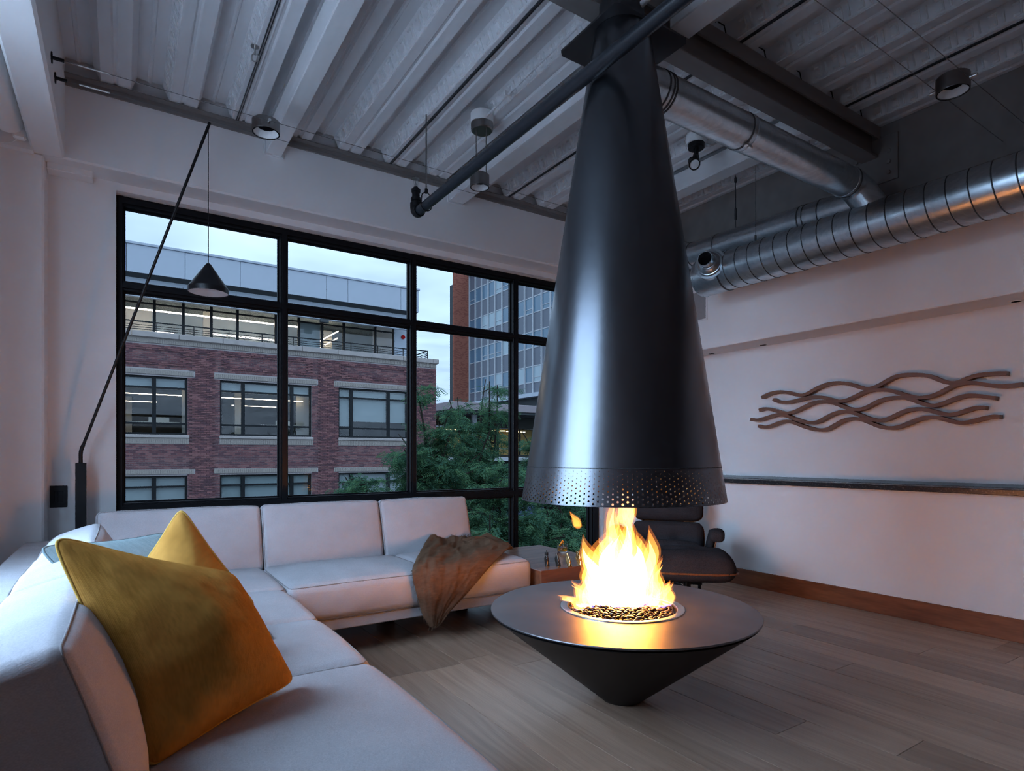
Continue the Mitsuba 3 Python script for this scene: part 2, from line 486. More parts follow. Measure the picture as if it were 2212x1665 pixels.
# left wall with its big window, out of frame but lighting the room
wl = setting('wall_left')
LY0, LY1, LZ0 = 1.36, 3.45, 0.72
put(wl, merge([box(WX0 - 0.3, WX0, BK, 4.9, 0, LZ0), box(WX0 - 0.3, WX0, BK, 4.9, 3.45, 3.8), box(WX0 - 0.3, WX0, BK, LY0, 0, 3.6), box(WX0 - 0.3, WX0, LY1, 4.9, 0, 3.6)]), 'm_wall')
w2 = setting('window_2')
LM = np.linspace(LY0, LY1 - 0.05, 4)
put(w2, merge([box(WX0 - 0.15, WX0 - 0.05, y, y + 0.05, LZ0, 3.45) for y in LM] + [box(WX0 - 0.15, WX0 - 0.05, LY0, LY1, z, z + 0.05) for z in (LZ0, 3.40)]), 'm_black_frame')
for a, b in zip(LM + 0.05, LM[1:]):
    part(w2, 'pane', grid(np.array([[[WX0 - 0.1, a, LZ0 + 0.05], [WX0 - 0.1, a, 3.40]], [[WX0 - 0.1, b, LZ0 + 0.05], [WX0 - 0.1, b, 3.40]]])), 'm_pane_clear')
wb = setting('wall_back')
put(wb, box(WX0 - 0.3, 5.5, BK - 0.2, BK, -0.1, 3.8), 'm_wall')

# soffit beam along the left window, with the roller blind in its pocket
bm = setting('beam_left', 'white boxed beam along the blind pocket')
put(bm, box(-0.475, -0.305, BK, 4.82, 3.115, 3.80, 0.014), 'm_wall')
pk = setting('blind_pocket')
put(pk, merge([box(WX0 - 0.02, -0.46, BK, 4.9, 3.58, 3.75), box(WX0 - 0.02, -0.46, 4.74, 4.82, 3.10, 3.75)]), 'm_wall')
rb = thing('roller_blind', 'white rolled-up window blind in the ceiling pocket at the far left', 'blind')
part(rb, 'tube', cyl((-0.570, 0.4, 3.215), (-0.570, 4.66, 3.215), 0.074, 40), 'm_white_paint', 35)
part(rb, 'end_bracket', merge([box(-0.55, -0.485, 4.66, 4.70, 3.125, 3.185, 0.01), box(-0.585, -0.555, 4.655, 4.74, 3.19, 3.23)]), 'm_white_paint')
part(rb, 'chain', tube(smooth_path([(-0.67, 4.68, 3.18), (-0.65, 4.69, 3.10), (-0.58, 4.69, 3.09), (-0.53, 4.68, 3.14)], 6), 0.004, 6), 'm_white_paint', True)

# the black steel window
wn = setting('window_1', 'black steel framed window wall looking onto the street')
XM = [(-0.03, 0.014), (1.085, 1.145), (2.230, 2.290), (3.365, 3.427), (4.42, 4.52)]
ZT = [(0.0, 0.10), (0.772, 0.855), (2.385, 2.452), (2.99, 3.06)]
for a, b in XM:
    part(wn, 'mullion', merge([box(a, b, 5.10, 5.20, 0, 3.06, 0.003), box(a + 0.012, b - 0.012 + (0.0 if b > a + 0.05 else 0.004), 5.085, 5.10, 0.02, 3.04)]), 'm_black_frame')
for a, b in ZT:
    part(wn, 'transom', merge([box(-0.03, 4.52, 5.105, 5.195, a, b, 0.003), box(-0.02, 4.51, 5.088, 5.106, a + 0.016, b - 0.016)]), 'm_black_frame')
for (a0, a1), (b0, b1) in zip(XM, XM[1:]):
    for (c0, c1), (d0, d1) in zip(ZT, ZT[1:]):
        x0, x1, z0, z1 = a1, b0, c1, d0
        part(wn, 'pane', grid(np.array([[[x0, 5.17, z0], [x0, 5.17, z1]], [[x1, 5.17, z0], [x1, 5.17, z1]]])), 'm_pane')
        part(wn, 'bead', merge([box(x0, x0 + 0.012, 5.15, 5.168, z0, z1), box(x1 - 0.012, x1, 5.15, 5.168, z0, z1),
                                box(x0, x1, 5.15, 5.168, z0, z0 + 0.012), box(x0, x1, 5.15, 5.168, z1 - 0.012, z1)]), 'm_black_frame')

# corrugated steel deck, sheet by sheet
ce = setting('ceiling', 'grey painted corrugated steel deck')
put(ce, box(WX0 - 0.3, 5.5, BK - 0.2, 5.4, 3.79, 3.95), 'm_dark')
PER, DEP = 0.3935, 0.102


def deck_profile(x0):
    out = []
    for k in range(3):
        o = x0 + k * PER
        out += [(o, 0), (o + 0.062, 0), (o + 0.072, 0.012), (o + 0.086, 0.012), (o + 0.096, 0), (o + 0.166, 0), (o + 0.200, DEP), (o + 0.262, DEP), (o + 0.269, DEP - 0.01), (o + 0.282, DEP - 0.01), (o + 0.289, DEP), (o + 0.352, DEP)]
    return out + [(x0 + 3 * PER, 0)]


for i in range(5):
    for y0, y1 in ((BK, 2.262), (2.27, 4.765)):
        x0 = -0.505 + i * 3 * PER
        pr = [(x, z) for x, z in deck_profile(x0) if x > -0.31]
        P = np.array([[[x, y0, ZD + z], [x, y1, ZD + z]] for x, z in pr])
        sh = part(ce, 'deck_sheet', grid(P), 'm_deck')
        rel = []
        for k in range(3):
            xa, xb = x0 + k * PER + 0.352, x0 + (k + 1) * PER          # the web that faces the left window
            if xa < 0.2:
                continue
            o = np.array([xa, 0, ZD + DEP]); e = np.array([xb - xa, 0, -DEP]); L = np.linalg.norm(e); e /= L
            nrm = np.array([e[2], 0, -e[0]])
            if nrm[2] > 0:
                nrm = -nrm

            def relief(s0, s1, a, b):
                h, c = 0.0032, 0.003
                q = [o + e * L * s + np.array([0, y, 0]) for s in (s0, s1) for y in (a, b)]
                p2 = [o + e * (L * s + ds) + np.array([0, y + dy, 0]) + nrm * h for s, ds in ((s0, c), (s1, -c)) for y, dy in ((a, c), (b, -c))]
                return np.array(q + p2), np.array([[4, 5, 7], [4, 7, 6], [0, 1, 5], [0, 5, 4], [2, 6, 7], [2, 7, 3], [0, 4, 6], [0, 6, 2], [1, 3, 7], [1, 7, 5]])
            for y in np.arange(max(y0, -0.6) + 0.05, y1 - 0.1, 0.115):
                rel += [relief(0.18, 0.82, y, y + 0.011), relief(0.18, 0.82, y + 0.036, y + 0.046)]
                rel += [relief(s, s + 0.13, y + 0.046, y + 0.080) for s in (0.18, 0.69)]
            rel.append(relief(0.93, 0.99, max(y0, -0.6), y1))
        if rel:
            part(sh, 'embossing', merge(rel), 'm_deck', kind='stuff')
        if x0 > 0.2:
            part(sh, 'lap_seam', merge([box(x0 + 0.024, x0 + 0.029, y0, y1, ZD - 0.010, ZD + 0.002), box(x0 + 0.038, x0 + 0.042, y0, y1, ZD - 0.008, ZD + 0.002)]), 'm_pipe')
la = setting('trim_4', 'steel ledger angle under the deck ends')
put(la, merge([box(-0.31, 4.77, 4.735, 4.80, ZD - 0.012, ZD - 0.003), box(-0.31, 4.77, 4.785, 4.801, ZD - 0.06, ZD - 0.003)]), 'm_girder')
for a, b in ((0.915, 1.030), (2.462, 2.615), (4.04, 4.19)):
    j = setting('joist', 'pale grey steel tube joist')
    put(j, merge([box(a, b, 2.335, 4.79, 3.490, ZD - 0.001, 0.006)] + ([box(a, b, BK, 2.21, 3.490, ZD - 0.001, 0.006)] if a < 4 else [])), 'm_joist')
    part(j, 'end_plate', box(a - 0.012, b + 0.012, 4.784, 4.80, 3.478, ZD - 0.004), 'm_joist')
gd = setting('girder', 'brown-grey steel girder with deep flanges')
put(gd, merge([box(-0.3, 4.74, 2.215, 2.335, 3.420, 3.438, 0.003), box(-0.3, 4.74, 2.205, 2.345, 3.608, ZD - 0.002, 0.003), box(-0.3, 4.74, 2.262, 2.276, 3.43, 3.62),
               box(-0.3, 4.74, 2.205, 2.217, 3.555, 3.62)]), 'm_girder')
pb = setting('perimeter_beam', 'dark grey steel beam along the top of the right wall')
put(pb, merge([box(4.735, 4.775, BK, 4.80, 3.09, ZD - 0.002, 0.004), box(4.70, 4.775, BK, 4.80, 3.09, 3.105, 0.003)]), 'm_girder')
part(pb, 'splice_plate', box(4.722, 4.736, 2.08, 2.40, 3.22, 3.56, 0.003), 'm_girder')
for z in (3.28, 3.36, 3.44):
    for y in (2.14, 2.37):
        part(pb, 'bolt', lathe([(0, -0.016), (0.013, -0.016), (0.016, -0.012), (0.016, 0.002)], 6, (4.722, y, z), 'x'), 'm_girder')
vg = thing('wall_vent', 'flush grey vent grille high on the right wall beside the hood', 'vent')
put(vg, merge([box(4.762, 4.771, a, b, c, d) for a, b, c, d in ((3.80, 4.20, 2.52, 2.535), (3.80, 4.20, 2.81, 2.825), (3.80, 3.815, 2.52, 2.825), (4.185, 4.20, 2.52, 2.825))]), 'm_wall')
part(vg, 'grille', merge([box(4.764, 4.769, 3.815, 4.185, 2.538 + 0.0137 * i, 2.546 + 0.0137 * i) for i in range(20)] + [box(4.767, 4.7695, 3.815, 4.185, 2.53, 2.815)]), 'm_vent')
for y, w_ in ((1.483, 'at the right edge of the photo'), (3.372, 'second from the hood'), (3.957, 'nearest the hood')):
    dl = thing('downlight', f'small recessed downlight in the niche soffit, {w_}', 'downlight', 'downlights in the niche soffit')
    put(dl, lathe([(0.030, 0.001), (0.030, -0.003), (0.045, -0.003), (0.046, 0.001)], 24, (5.03, y, 2.234)), 'm_white_paint', 30)
    part(dl, 'baffle', lathe([(0.0, -0.0005), (0.030, -0.0015)], 24, (5.03, y, 2.234)), 'm_dark')
st = setting('trim_5', 'dark track along the right wall under the small duct')
put(st, box(4.66, 4.76, 3.55, 4.78, 2.93, 3.02, 0.004), 'm_gutter')

# ------------------------------------------------------------------ the fire pit and its hood
CX, CY = 2.070, 2.165
hd = thing('fireplace_hood', 'tall black steel cone hood hanging over the fire', 'fireplace hood')


def hood_r(z):
    return 0.468 + (z - 1.142) * (0.179 - 0.468) / (3.0 - 1.142)


part(hd, 'cone', lathe([(hood_r(z), z) for z in np.linspace(3.28, 1.146, 60)] + [(hood_r(1.146) - 0.004, 1.146)], 160, (CX, CY, 0)), 'm_hood', 40)
part(hd, 'cone_liner', lathe([(hood_r(z) - 0.004, z) for z in np.linspace(1.146, 3.28, 30)], 160, (CX, CY, 0)), 'm_soot', 40)
NC, Z0, Z1 = 150, 0.985, 1.143
R0, R1 = 0.494, 0.4675
NR = 14


def skirt_cell(par):
    w = 2 * math.pi / NC
    rows = [i for i in range(NR) if i % 2 == par]
    holes = []
    for i in rows:
        q = i / (NR - 1)
        v = 0.0095 + (1 - q) * 0.0 + q * 0.0 + (0.137) * q
        rad = 0.0053 - 0.0036 * (1 - (1 - q)) ** 0.8
        ang = np.arange(10) / 10 * 2 * np.pi
        holes.append(np.stack([w / 2 + np.cos(ang) * rad / 0.48, v + np.sin(ang) * rad], 1))
    outer = [(0, 0), (w, 0), (w, Z1 - Z0), (0, Z1 - Z0)]
    v, f = trimesh.creation.triangulate_polygon(Polygon([(a * 0.48, b) for a, b in outer], [[(a * 0.48, b) for a, b in h] for h in holes]), engine='earcut')
    return np.array(v) / [0.48, 1], np.array(f), holes


CELLS = [skirt_cell(0), skirt_cell(1)]
ms, liner = [], []
for c in range(NC):
    v, f, holes = CELLS[c % 2]
    th0 = c * 2 * math.pi / NC

    def wrap(q, off):
        r = R0 + (R1 - R0) * q[:, 1] / (Z1 - Z0) - off
        a = th0 + q[:, 0]
        return np.stack([CX + r * np.cos(a), CY + r * np.sin(a), Z0 + q[:, 1]], 1)
    ms.append((wrap(v, 0), f)); liner.append((wrap(v, 0.003), f[:, ::-1]))
    for h in holes:
        a, b = wrap(h, 0), wrap(h, 0.003)
        k = len(h); i = np.arange(k); j = (i + 1) % k
        ms.append((np.vstack([a, b]), np.vstack([np.stack([i, j, j + k], 1), np.stack([i, j + k, i + k], 1)])[:, ::-1]))
sk_ = part(hd, 'perforated_skirt', merge(ms), 'm_hood', label='perforated skirt with rows of round holes')
part(sk_, 'liner', merge(liner), 'm_soot')
part(hd, 'skirt_rim', lathe([(R0 - 0.005, Z0 + 0.002), (R0 + 0.0005, Z0 + 0.002), (R0 + 0.0008, Z0 - 0.002), (R0 - 0.005, Z0 - 0.002), (R0 - 0.005, Z0 + 0.002)], 150, (CX, CY, 0)), 'm_hood', 30)
part(hd, 'joint_ring', lathe([(R1 - 0.003, Z1 + 0.003), (R1 + 0.0012, Z1 + 0.002), (R1 + 0.0012, Z1 - 0.001), (R1 - 0.003, Z1 - 0.002)], 150, (CX, CY, 0)), 'm_hood_dark', 30)
fp = np.array([(-0.17, -0.15), (0.32, -0.15), (0.32, 0.29), (-0.17, 0.29)])
pts = []
for (x, y) in fp:
    cx_, cy_ = np.sign(x - 0.075), np.sign(y - 0.07)
    pts += [(CX + x - cx_ * 0.022, CY + y), (CX + x, CY + y - cy_ * 0.022)]
part(hd, 'ceiling_plate', hull([(x, y, z) for x, y in pts for z in (3.282, 3.292)]), 'm_hood_dark')
part(hd, 'flue', cyl((CX, CY, 3.29), (CX, CY, 3.418), 0.11, 32), 'm_hood_dark', 35)

bw = thing('fire_bowl', 'dark steel cone bowl table with a broad flat rim around the fire', 'fire pit')
part(bw, 'base_cone', lathe([(0, 0.0), (0.098, 0.0), (0.104, 0.006), (0.640, 0.432), (0.630, 0.436), (0.30, 0.400), (0.0, 0.36)], 128, (CX, CY, 0))[0:2], 'm_bowl', 30)
part(bw, 'rim_top', lathe([(0.300, 0.440), (0.636, 0.4385), (0.6465, 0.442), (0.6475, 0.447), (0.6455, 0.4505), (0.300, 0.4512)][::-1], 160, (CX, CY, 0)), 'm_bowl_top', 30)
part(bw, 'burner_ring', lathe([(0.258, 0.400), (0.262, 0.449), (0.268, 0.4555), (0.296, 0.4575), (0.301, 0.4555), (0.302, 0.4505)][::-1], 128, (CX, CY, 0)), 'm_steel', 40, label='bright steel burner ring')
part(bw, 'burner_pan', lathe([(0.0, 0.398), (0.262, 0.398)][::-1], 64, (CX, CY, 0)), 'm_gunmetal')

# pebbles: a bed that nobody could count, and the stones lying on top of it
rng = np.random.default_rng(3)


def pebble(seed):
    m = trimesh.creation.icosphere(subdivisions=2)
    v = np.array(m.vertices)
    v = v * (1 + 0.35 * (meshkit.fbm(v * 1.3 + seed * 5.1, 2)[:, None] - 0.5)) * np.array([1.0, 0.78, 0.56])
    return v, np.array(m.faces)


PEB = [pebble(i) for i in range(5)]
PEBP = [mikit.ply(m, 'm_pebble', True) for m in PEB]


def bed_z(r):
    return 0.440 + 0.022 * max(0.0, 1 - (r / 0.25) ** 2)


bed = []
spots = []
tries = 0
while len(spots) < 285 and tries < 90000:
    tries += 1
    r, a = 0.247 * math.sqrt(rng.uniform()), rng.uniform(0, 2 * math.pi)
    x, y = r * math.cos(a), r * math.sin(a)
    if all((x - p[0]) ** 2 + (y - p[1]) ** 2 > 0.0222 ** 2 for p in spots):
        spots.append((x, y, r))
for i in range(260):
    r, a = 0.25 * math.sqrt(rng.uniform()), rng.uniform(0, 2 * math.pi)
    bed.append(move(PEB[rng.integers(5)], (CX + r * math.cos(a), CY + r * math.sin(a), bed_z(r) - 0.017), rng.uniform(0, 6.3), rng.uniform(-0.5, 0.5), 0, rng.uniform(0.013, 0.019)))
k = thing('pebble_bed', 'lower layer of glossy dark pebbles in the burner pan', 'pebbles', kind='stuff')
put(k, merge(bed + [lathe([(0.0, 0.43), (0.255, 0.415), (0.257, 0.40)][::-1], 48, (CX, CY, 0))]), 'm_pebble', 60)
for x, y, r in spots:
    k = thing('pebble', 'glossy dark brown pebble lying in the steel burner ring under the flames', 'pebble', 'pebbles in the burner ring')
    s = rng.uniform(0.0125, 0.0185)
    scene[k] = {**PEBP[rng.integers(5)], 'to_world': T().translate([CX + x, CY + y, bed_z(r) + rng.uniform(-0.003, 0.005)]).rotate([0, 0, 1], rng.uniform(0, 360)).rotate([1, 0, 0], rng.uniform(-32, 32)).rotate([0, 1, 0], rng.uniform(-25, 25)).scale(s)}

# the fire: tongues of glowing gas, see-through, brighter where they lie behind one another
fi = thing('fire', 'tall bright yellow-white gas fire burning above the pebbles', 'fire')
rng = np.random.default_rng(21)
FIRE = 1.0


def tongue(x, y, z, h, r, lean, seed, power=1.0, hot=0.5, squash=1.0, twist=0.0):
    """one tongue of flame: two nested shells, blue-violet at the foot, yellow in the body, orange at the tip"""
    for shell, (sr, sp) in enumerate(((1.0, 1.0), (0.62, 2.2), (1.28, 1.0))):
        m, n = 48, 24
        u = np.linspace(0, 1, m)
        prof = PchipInterpolator([0, 0.06, 0.22, 0.45, 0.7, 0.88, 1.0], [0.45, 0.78, 1.0, 0.96, 0.62, 0.21, 0.010])(u) * sr
        hh = h * (1.0, 0.86, 1.06)[shell]
        ph = meshkit.noise(np.stack([u * 3.1, u * 0 + seed * 3.3, u * 0], -1)) - 0.5
        ph2 = meshkit.noise(np.stack([u * 3.1, u * 0 + seed * 5.7 + 9, u * 0], -1)) - 0.5
        sway = r * 0.55 * np.sin(5.2 * u + seed * 2.3) * u
        ax = x + lean[0] * u ** 1.6 + ph * r * 1.6 * u + sway * FW[1]
        ay = y + lean[1] * u ** 1.6 + ph2 * r * 1.6 * u - sway * FW[0]
        th = np.arange(n) / n * 2 * np.pi
        q = np.stack([np.cos(th)[None, :] * np.ones((m, 1)) * 1.2 + seed, np.sin(th)[None, :] * np.ones((m, 1)) * 1.2, (u * 2.2 * h / max(r, 0.03) * 0.12)[:, None] * np.ones((1, n)) - seed], -1)
        rad = r * prof[:, None] * (0.60 + 0.80 * meshkit.fbm(q * 1.1, 2))
        P = np.stack([ax[:, None] + rad * np.cos(th + twist * u[:, None]), ay[:, None] + rad * np.sin(th + twist * u[:, None]) * squash, (z + hh * u)[:, None] + 0 * rad], -1)
        v, f = grid(P, cv=True)
        f = f[:, ::-1] if np.linalg.det(np.array([P[5, 1] - P[5, 0], P[6, 0] - P[5, 0], P[5, 0] - [ax[5], ay[5], P[5, 0, 2]]])) > 0 else f
        t = trimesh.Trimesh(v, f, process=False)
        if np.einsum('ij,ij->i', t.face_normals, t.triangles_center - np.array([x + lean[0] * .3, y + lean[1] * .3, 0]) * np.array([1, 1, 0]) - np.array([0, 0, 1]) * t.triangles_center).mean() < 0:
            f = np.asarray(f)[:, ::-1]
        foot = np.array([0.10, 0.10, 0.42]); hue = np.array([1.0, 0.33, 0.05])
        e = (0.50, 4.3 * hot ** 1.5, 0.10)[shell]
        lv = np.interp(u, [0, 0.07, 0.22, 0.6, 1.0], [0, 0.05, 1.0, 0.85, 0.45])[:, None] * e * power * FIRE
        tint = np.interp(u, [0, 0.5, 1.0], [1.15, 1.0, 0.75])[:, None]
        col = lv * hue * np.concatenate([tint * 0 + 1, tint, tint], 1) + np.interp(u, [0, 0.07, 0.16], [0.5, 0.8, 0.0])[:, None] * foot * power * (0.6 if z < 0.5 and shell == 0 else 0.0)
        C = np.repeat(col[:, None], n, 1).reshape(-1, 3)
        k = num(fi + '__tongue')
        if shell != 1:
            scene[k] = mikit.ply((v, f), 'm_flame', True, color=C, emitter={'type': 'area', 'radiance': {'type': 'mesh_attribute', 'name': 'vertex_color'}, 'sampling_weight': 0.03})
        else:
            scene[k] = mikit.ply((v, f), 'm_flame', True, emitter=glow(hue * e * power * FIRE, max(0.05, hot ** 1.5)))


RT = np.array([FW[1], -FW[0]])              # seen from the sofa: to the right


def at_fire(a, b):
    return CX + RT[0] * a + FW[0] * b, CY + RT[1] * a + FW[1] * b


FLAMES = [  # right, away, foot, height, radius, lean right, power, heat of the core
    (-0.050, 0.02, 0.455, 0.37, 0.098, -0.020, 1.0, 1.0), (0.060, -0.01, 0.455, 0.355, 0.094, 0.012, 1.0, 1.0), (0.005, 0.01, 0.455, 0.30, 0.095, 0.000, 1.0, 1.0),
    (-0.100, 0.00, 0.455, 0.335, 0.060, -0.045, 0.9, 0.7), (0.105, 0.03, 0.455, 0.375, 0.055, 0.022, 0.8, 0.5), (-0.040, 0.05, 0.455, 0.40, 0.052, 0.020, 0.8, 0.6),
    (0.060, 0.05, 0.455, 0.38, 0.050, -0.020, 0.8, 0.5), (0.010, 0.06, 0.455, 0.46, 0.060, -0.012, 0.8, 0.6), (-0.012, 0.02, 0.54, 0.46, 0.046, -0.006, 0.7, 0.4),
    (0.022, 0.00, 0.60, 0.34, 0.028, -0.004, 0.7, 0.3), (-0.135, 0.02, 0.455, 0.26, 0.040, -0.028, 0.9, 0.5), (0.140, -0.02, 0.455, 0.24, 0.034, 0.055, 0.9, 0.3),
    (-0.170, -0.02, 0.450, 0.19, 0.038, -0.012, 0.9, 0.4), (0.165, 0.02, 0.450, 0.21, 0.026, -0.012, 0.9, 0.15), (-0.200, 0.00, 0.450, 0.13, 0.032, -0.022, 0.9, 0.25),
    (0.200, -0.01, 0.450, 0.13, 0.026, 0.010, 0.9, 0.12),
    (0.232, 0.02, 0.450, 0.12, 0.028, 0.022, 0.9, 0.08), (-0.050, 0.12, 0.455, 0.30, 0.050, -0.020, 0.8, 0.4), (0.100, 0.12, 0.455, 0.31, 0.045, 0.020, 0.8, 0.3),
    (-0.215, -0.05, 0.450, 0.06, 0.028, -0.050, 0.9, 0.2), (0.150, -0.06, 0.450, 0.13, 0.024, 0.085, 0.9, 0.1), (-0.020, -0.03, 0.455, 0.25, 0.055, 0.010, 0.9, 0.6)]
for i, (a, b, z, h, r, ln, pw, ht) in enumerate(FLAMES):
    x, y = at_fire(a, b)
    tongue(x, y, z, h, r, (RT[0] * ln, RT[1] * ln), 1.7 * i + 0.4, pw, ht, twist=0.6 * math.sin(i * 2.1))
for a, b, z, h, r, ln, pw in ((-0.215, 0.0, 0.835, 0.085, 0.020, -0.035, 0.35), (-0.255, -0.02, 0.485, 0.026, 0.036, -0.03, 0.4), (0.020, 0.0, 0.845, 0.20, 0.040, -0.03, 0.6)):
    x, y = at_fire(a, b)
    tongue(x, y, z, h, r, (RT[0] * ln, RT[1] * ln), 40 + a * 9, pw * 1.6, 0.1)

# ------------------------------------------------------------------ ducts


def helix(p0, p1, r, pitch, n=40):
    p0, p1 = np.array(p0, float), np.array(p1, float)
    L = np.linalg.norm(p1 - p0); Fz = frame_z(p1 - p0)
    a = np.linspace(0, L / pitch * 2 * np.pi, int(L / pitch * n))
    return p0 + (Fz[:, 0] * (np.cos(a) * r)[:, None] + Fz[:, 1] * (np.sin(a) * r)[:, None] + Fz[:, 2] * (a / (2 * np.pi) * pitch)[:, None])


d1 = thing('spiral_duct', 'large galvanised spiral air duct running along the right wall', 'air duct')
DX, DZ, DR = 4.40, 2.800, 0.166
part(d1, 'pipe', cyl((DX, 3.30, DZ), (DX, BK, DZ), DR, 72), 'm_galv', 35)
part(d1, 'end_sleeve', lathe([(0.0, 3.575), (0.149, 3.575), (0.162, 3.565), (0.1685, 3.555), (0.1685, 3.29)], 72, (DX, 0, DZ), 'y'), 'm_galv', 35)
part(d1, 'lock_seam', tube(helix((DX, 3.28, DZ), (DX, BK, DZ), DR, 0.116, 40), 0.0042, 5, caps=False), 'm_galv_seam', True)
part(d1, 'joint_band', lathe([(0.1675, 3.295), (0.172, 3.292), (0.172, 3.284), (0.166, 3.280)], 72, (DX, 0, DZ), 'y'), 'm_galv_seam', 30)
part(d1, 'riveted_seam', merge([lathe([(0.0, 0.003), (0.003, 0.0022), (0.004, 0.0)], 8, (0, 0, 0)) for _ in range(1)] + [aim(lathe([(0.0, 0.003), (0.003, 0.0022), (0.0045, 0.0)], 8), (math.cos(a), 0, math.sin(a)), (DX + 0.1685 * math.cos(a), 3.54, DZ + 0.1685 * math.sin(a))) for a in np.arange(0, 6.28, 0.42)][1:]), 'm_galv_seam')
NZ = np.array([-0.93, -0.33, 0.10]); NZ /= np.linalg.norm(NZ)
nz0 = np.array([DX, 3.40, DZ + 0.02]) + NZ * 0.10
sad = part(d1, 'nozzle', aim(lathe([(0.126, 0.0), (0.126, 0.055), (0.117, 0.088), (0.131, 0.088), (0.131, 0.096), (0.112, 0.098), (0.104, 0.110), (0.096, 0.112), (0.082, 0.132), (0.068, 0.140), (0.0640, 0.150), (0.060, 0.152), (0.0595, 0.215), (0.063, 0.218), (0.063, 0.222), (0.057, 0.222), (0.056, 0.15)][::-1], 56), NZ, nz0), 'm_galv', 35, label='stepped steel nozzle with a round black mouth')
part(sad, 'mouth', aim(lathe([(0.0, 0.16), (0.0565, 0.16)][::-1], 40), NZ, nz0), 'm_dark')
d2 = thing('spiral_duct', 'smaller galvanised round duct behind the large spiral duct, high by the ceiling', 'air duct')
part(d2, 'pipe', cyl((4.50, 4.80, 3.115), (4.50, 2.20, 3.035), 0.112, 56), 'm_galv', 35)
part(d2, 'lock_seam', merge([lathe([(0.113, 0.004), (0.1165, 0.003), (0.1165, -0.003), (0.113, -0.004)], 56, (4.50, y, 3.035 + (y - 2.2) * 0.0308), 'y') for y in (4.45, 4.05, 3.98, 3.74, 3.45, 2.66, 2.62, 2.50)]), 'm_galv_seam', 30)
for y in (3.99, 3.30):
    z = 3.035 + (y - 2.2) * 0.0308 + 0.112
    part(d2, 'hanger', merge([cyl((4.52, y, z - 0.005), (4.52, y, ZD + 0.01), 0.0035, 6), box(4.510, 4.530, y - 0.008, y + 0.008, z + 0.09, z + 0.19, 0.002), cyl((4.52, y, ZD - 0.05), (4.52, y, ZD - 0.01), 0.012, 8)]), 'm_galv_seam')
wr1 = part(d1, 'hanger_wire', merge([cyl((DX - 0.06, 2.98, DZ + 0.16), (DX - 0.06, 2.98, ZD), 0.0016, 5), box(DX - 0.066, DX - 0.054, 2.974, 2.986, DZ + 0.155, DZ + 0.20), box(DX - 0.10, DX - 0.058, 2.976, 2.984, ZD - 0.012, ZD - 0.004)]), 'm_galv_seam')
d3 = thing('flue_duct', 'smooth galvanised flue duct from the hood along the girder', 'air duct')
FY, FZ, FR = 2.185, 3.10, 0.101
path = bent_path([(2.12, FY, FZ), (4.33, FY, FZ), (4.40, 2.10, 2.93)], 0.09, 8)
part(d3, 'pipe', tube(path, FR, 64), 'm_galv', 35)
for x in (2.335, 2.365, 2.385, 3.03, 3.045, 3.075, 4.20, 4.225):
    part(d3, 'joint_band', lathe([(FR, -0.006), (FR + 0.0035, -0.004), (FR + 0.0035, 0.004), (FR, 0.006)], 64, (x, FY, FZ), 'x'), 'm_galv_seam' if x < 2.4 or x in (3.03, 4.225) else 'm_galv', 30)
part(d3, 'draw_latch', merge([box(3.05, 3.085, FY - 0.05 + 0.0, FY - 0.035, FZ - 0.108, FZ - 0.094, 0.002), box(3.02, 3.04, FY - 0.055, FY - 0.03, FZ - 0.106, FZ - 0.092, 0.002)]), 'm_steel')

# ------------------------------------------------------------------ sprinkler pipe and conduits
sp = thing('sprinkler_pipe', 'black sprinkler pipe crossing under the ceiling', 'pipe')
PXX = 1.835
part(sp, 'pipe', cyl((PXX, 4.06, 3.0), (PXX + 0.06, BK, 3.0), 0.0345, 32), 'm_pipe', 35)
part(sp, 'elbow', merge([tube(bent_path([(PXX, 4.03, 3.0), (PXX, 4.10, 3.0), (PXX, 4.10, 3.075)], 0.055, 8), 0.043, 24)]), 'm_black_paint', 35)
part(sp, 'reducer', lathe([(0, 0.0), (0.030, 0.0), (0.030, 0.02), (0.037, 0.022), (0.037, 0.045), (0.028, 0.05), (0.028, 0.085), (0.034, 0.087), (0.034, 0.108), (0.022, 0.112), (0.018, 0.125), (0, 0.126)][::-1], 24, (PXX, 4.10, 3.07)), 'm_black_paint', 30)
part(sp, 'sprinkler_head', merge([lathe([(0, 0), (0.014, 0), (0.014, 0.02), (0.006, 0.022), (0.005, 0.045), (0, 0.046)][::-1], 12, (PXX, 4.10, 3.195))] +
     [tube(smooth_path([(PXX + s * 0.012, 4.10, 3.21), (PXX + s * 0.018, 4.10, 3.235), (PXX, 4.10, 3.258)], 5), 0.003, 6) for s in (-1, 1)] +
     [lathe([(0, 0.0), (0.010, 0.0), (0.027, -0.006), (0.027, -0.0045), (0.010, 0.002), (0, 0.002)][::-1], 16, (PXX, 4.10, 3.262))]), 'm_steel')
part(sp, 'hanger_rod', cyl((PXX, 3.92, 3.09), (PXX, 3.92, ZD), 0.0055, 8), 'm_nickel')
part(sp, 'clevis', merge([tube([(PXX + 0.042 * math.cos(a), 3.92, 3.0 + 0.042 * math.sin(a)) for a in np.linspace(-3.6, 0.46, 24)], 0.004, 6), tube([(PXX - 0.040, 3.92, 3.0), (PXX - 0.034, 3.92, 3.07), (PXX, 3.92, 3.10)], 0.004, 6),
     tube([(PXX + 0.040, 3.92, 3.0), (PXX + 0.034, 3.92, 3.07), (PXX, 3.92, 3.10)], 0.004, 6), lathe([(0, 0.03), (0.012, 0.03), (0.012, 0.0), (0, 0.0)], 8, (PXX, 3.92, 3.085))]), 'm_black_paint', 35)
cd = thing('conduit', 'pale grey painted conduit bending over the girder beside the hood', 'conduit')
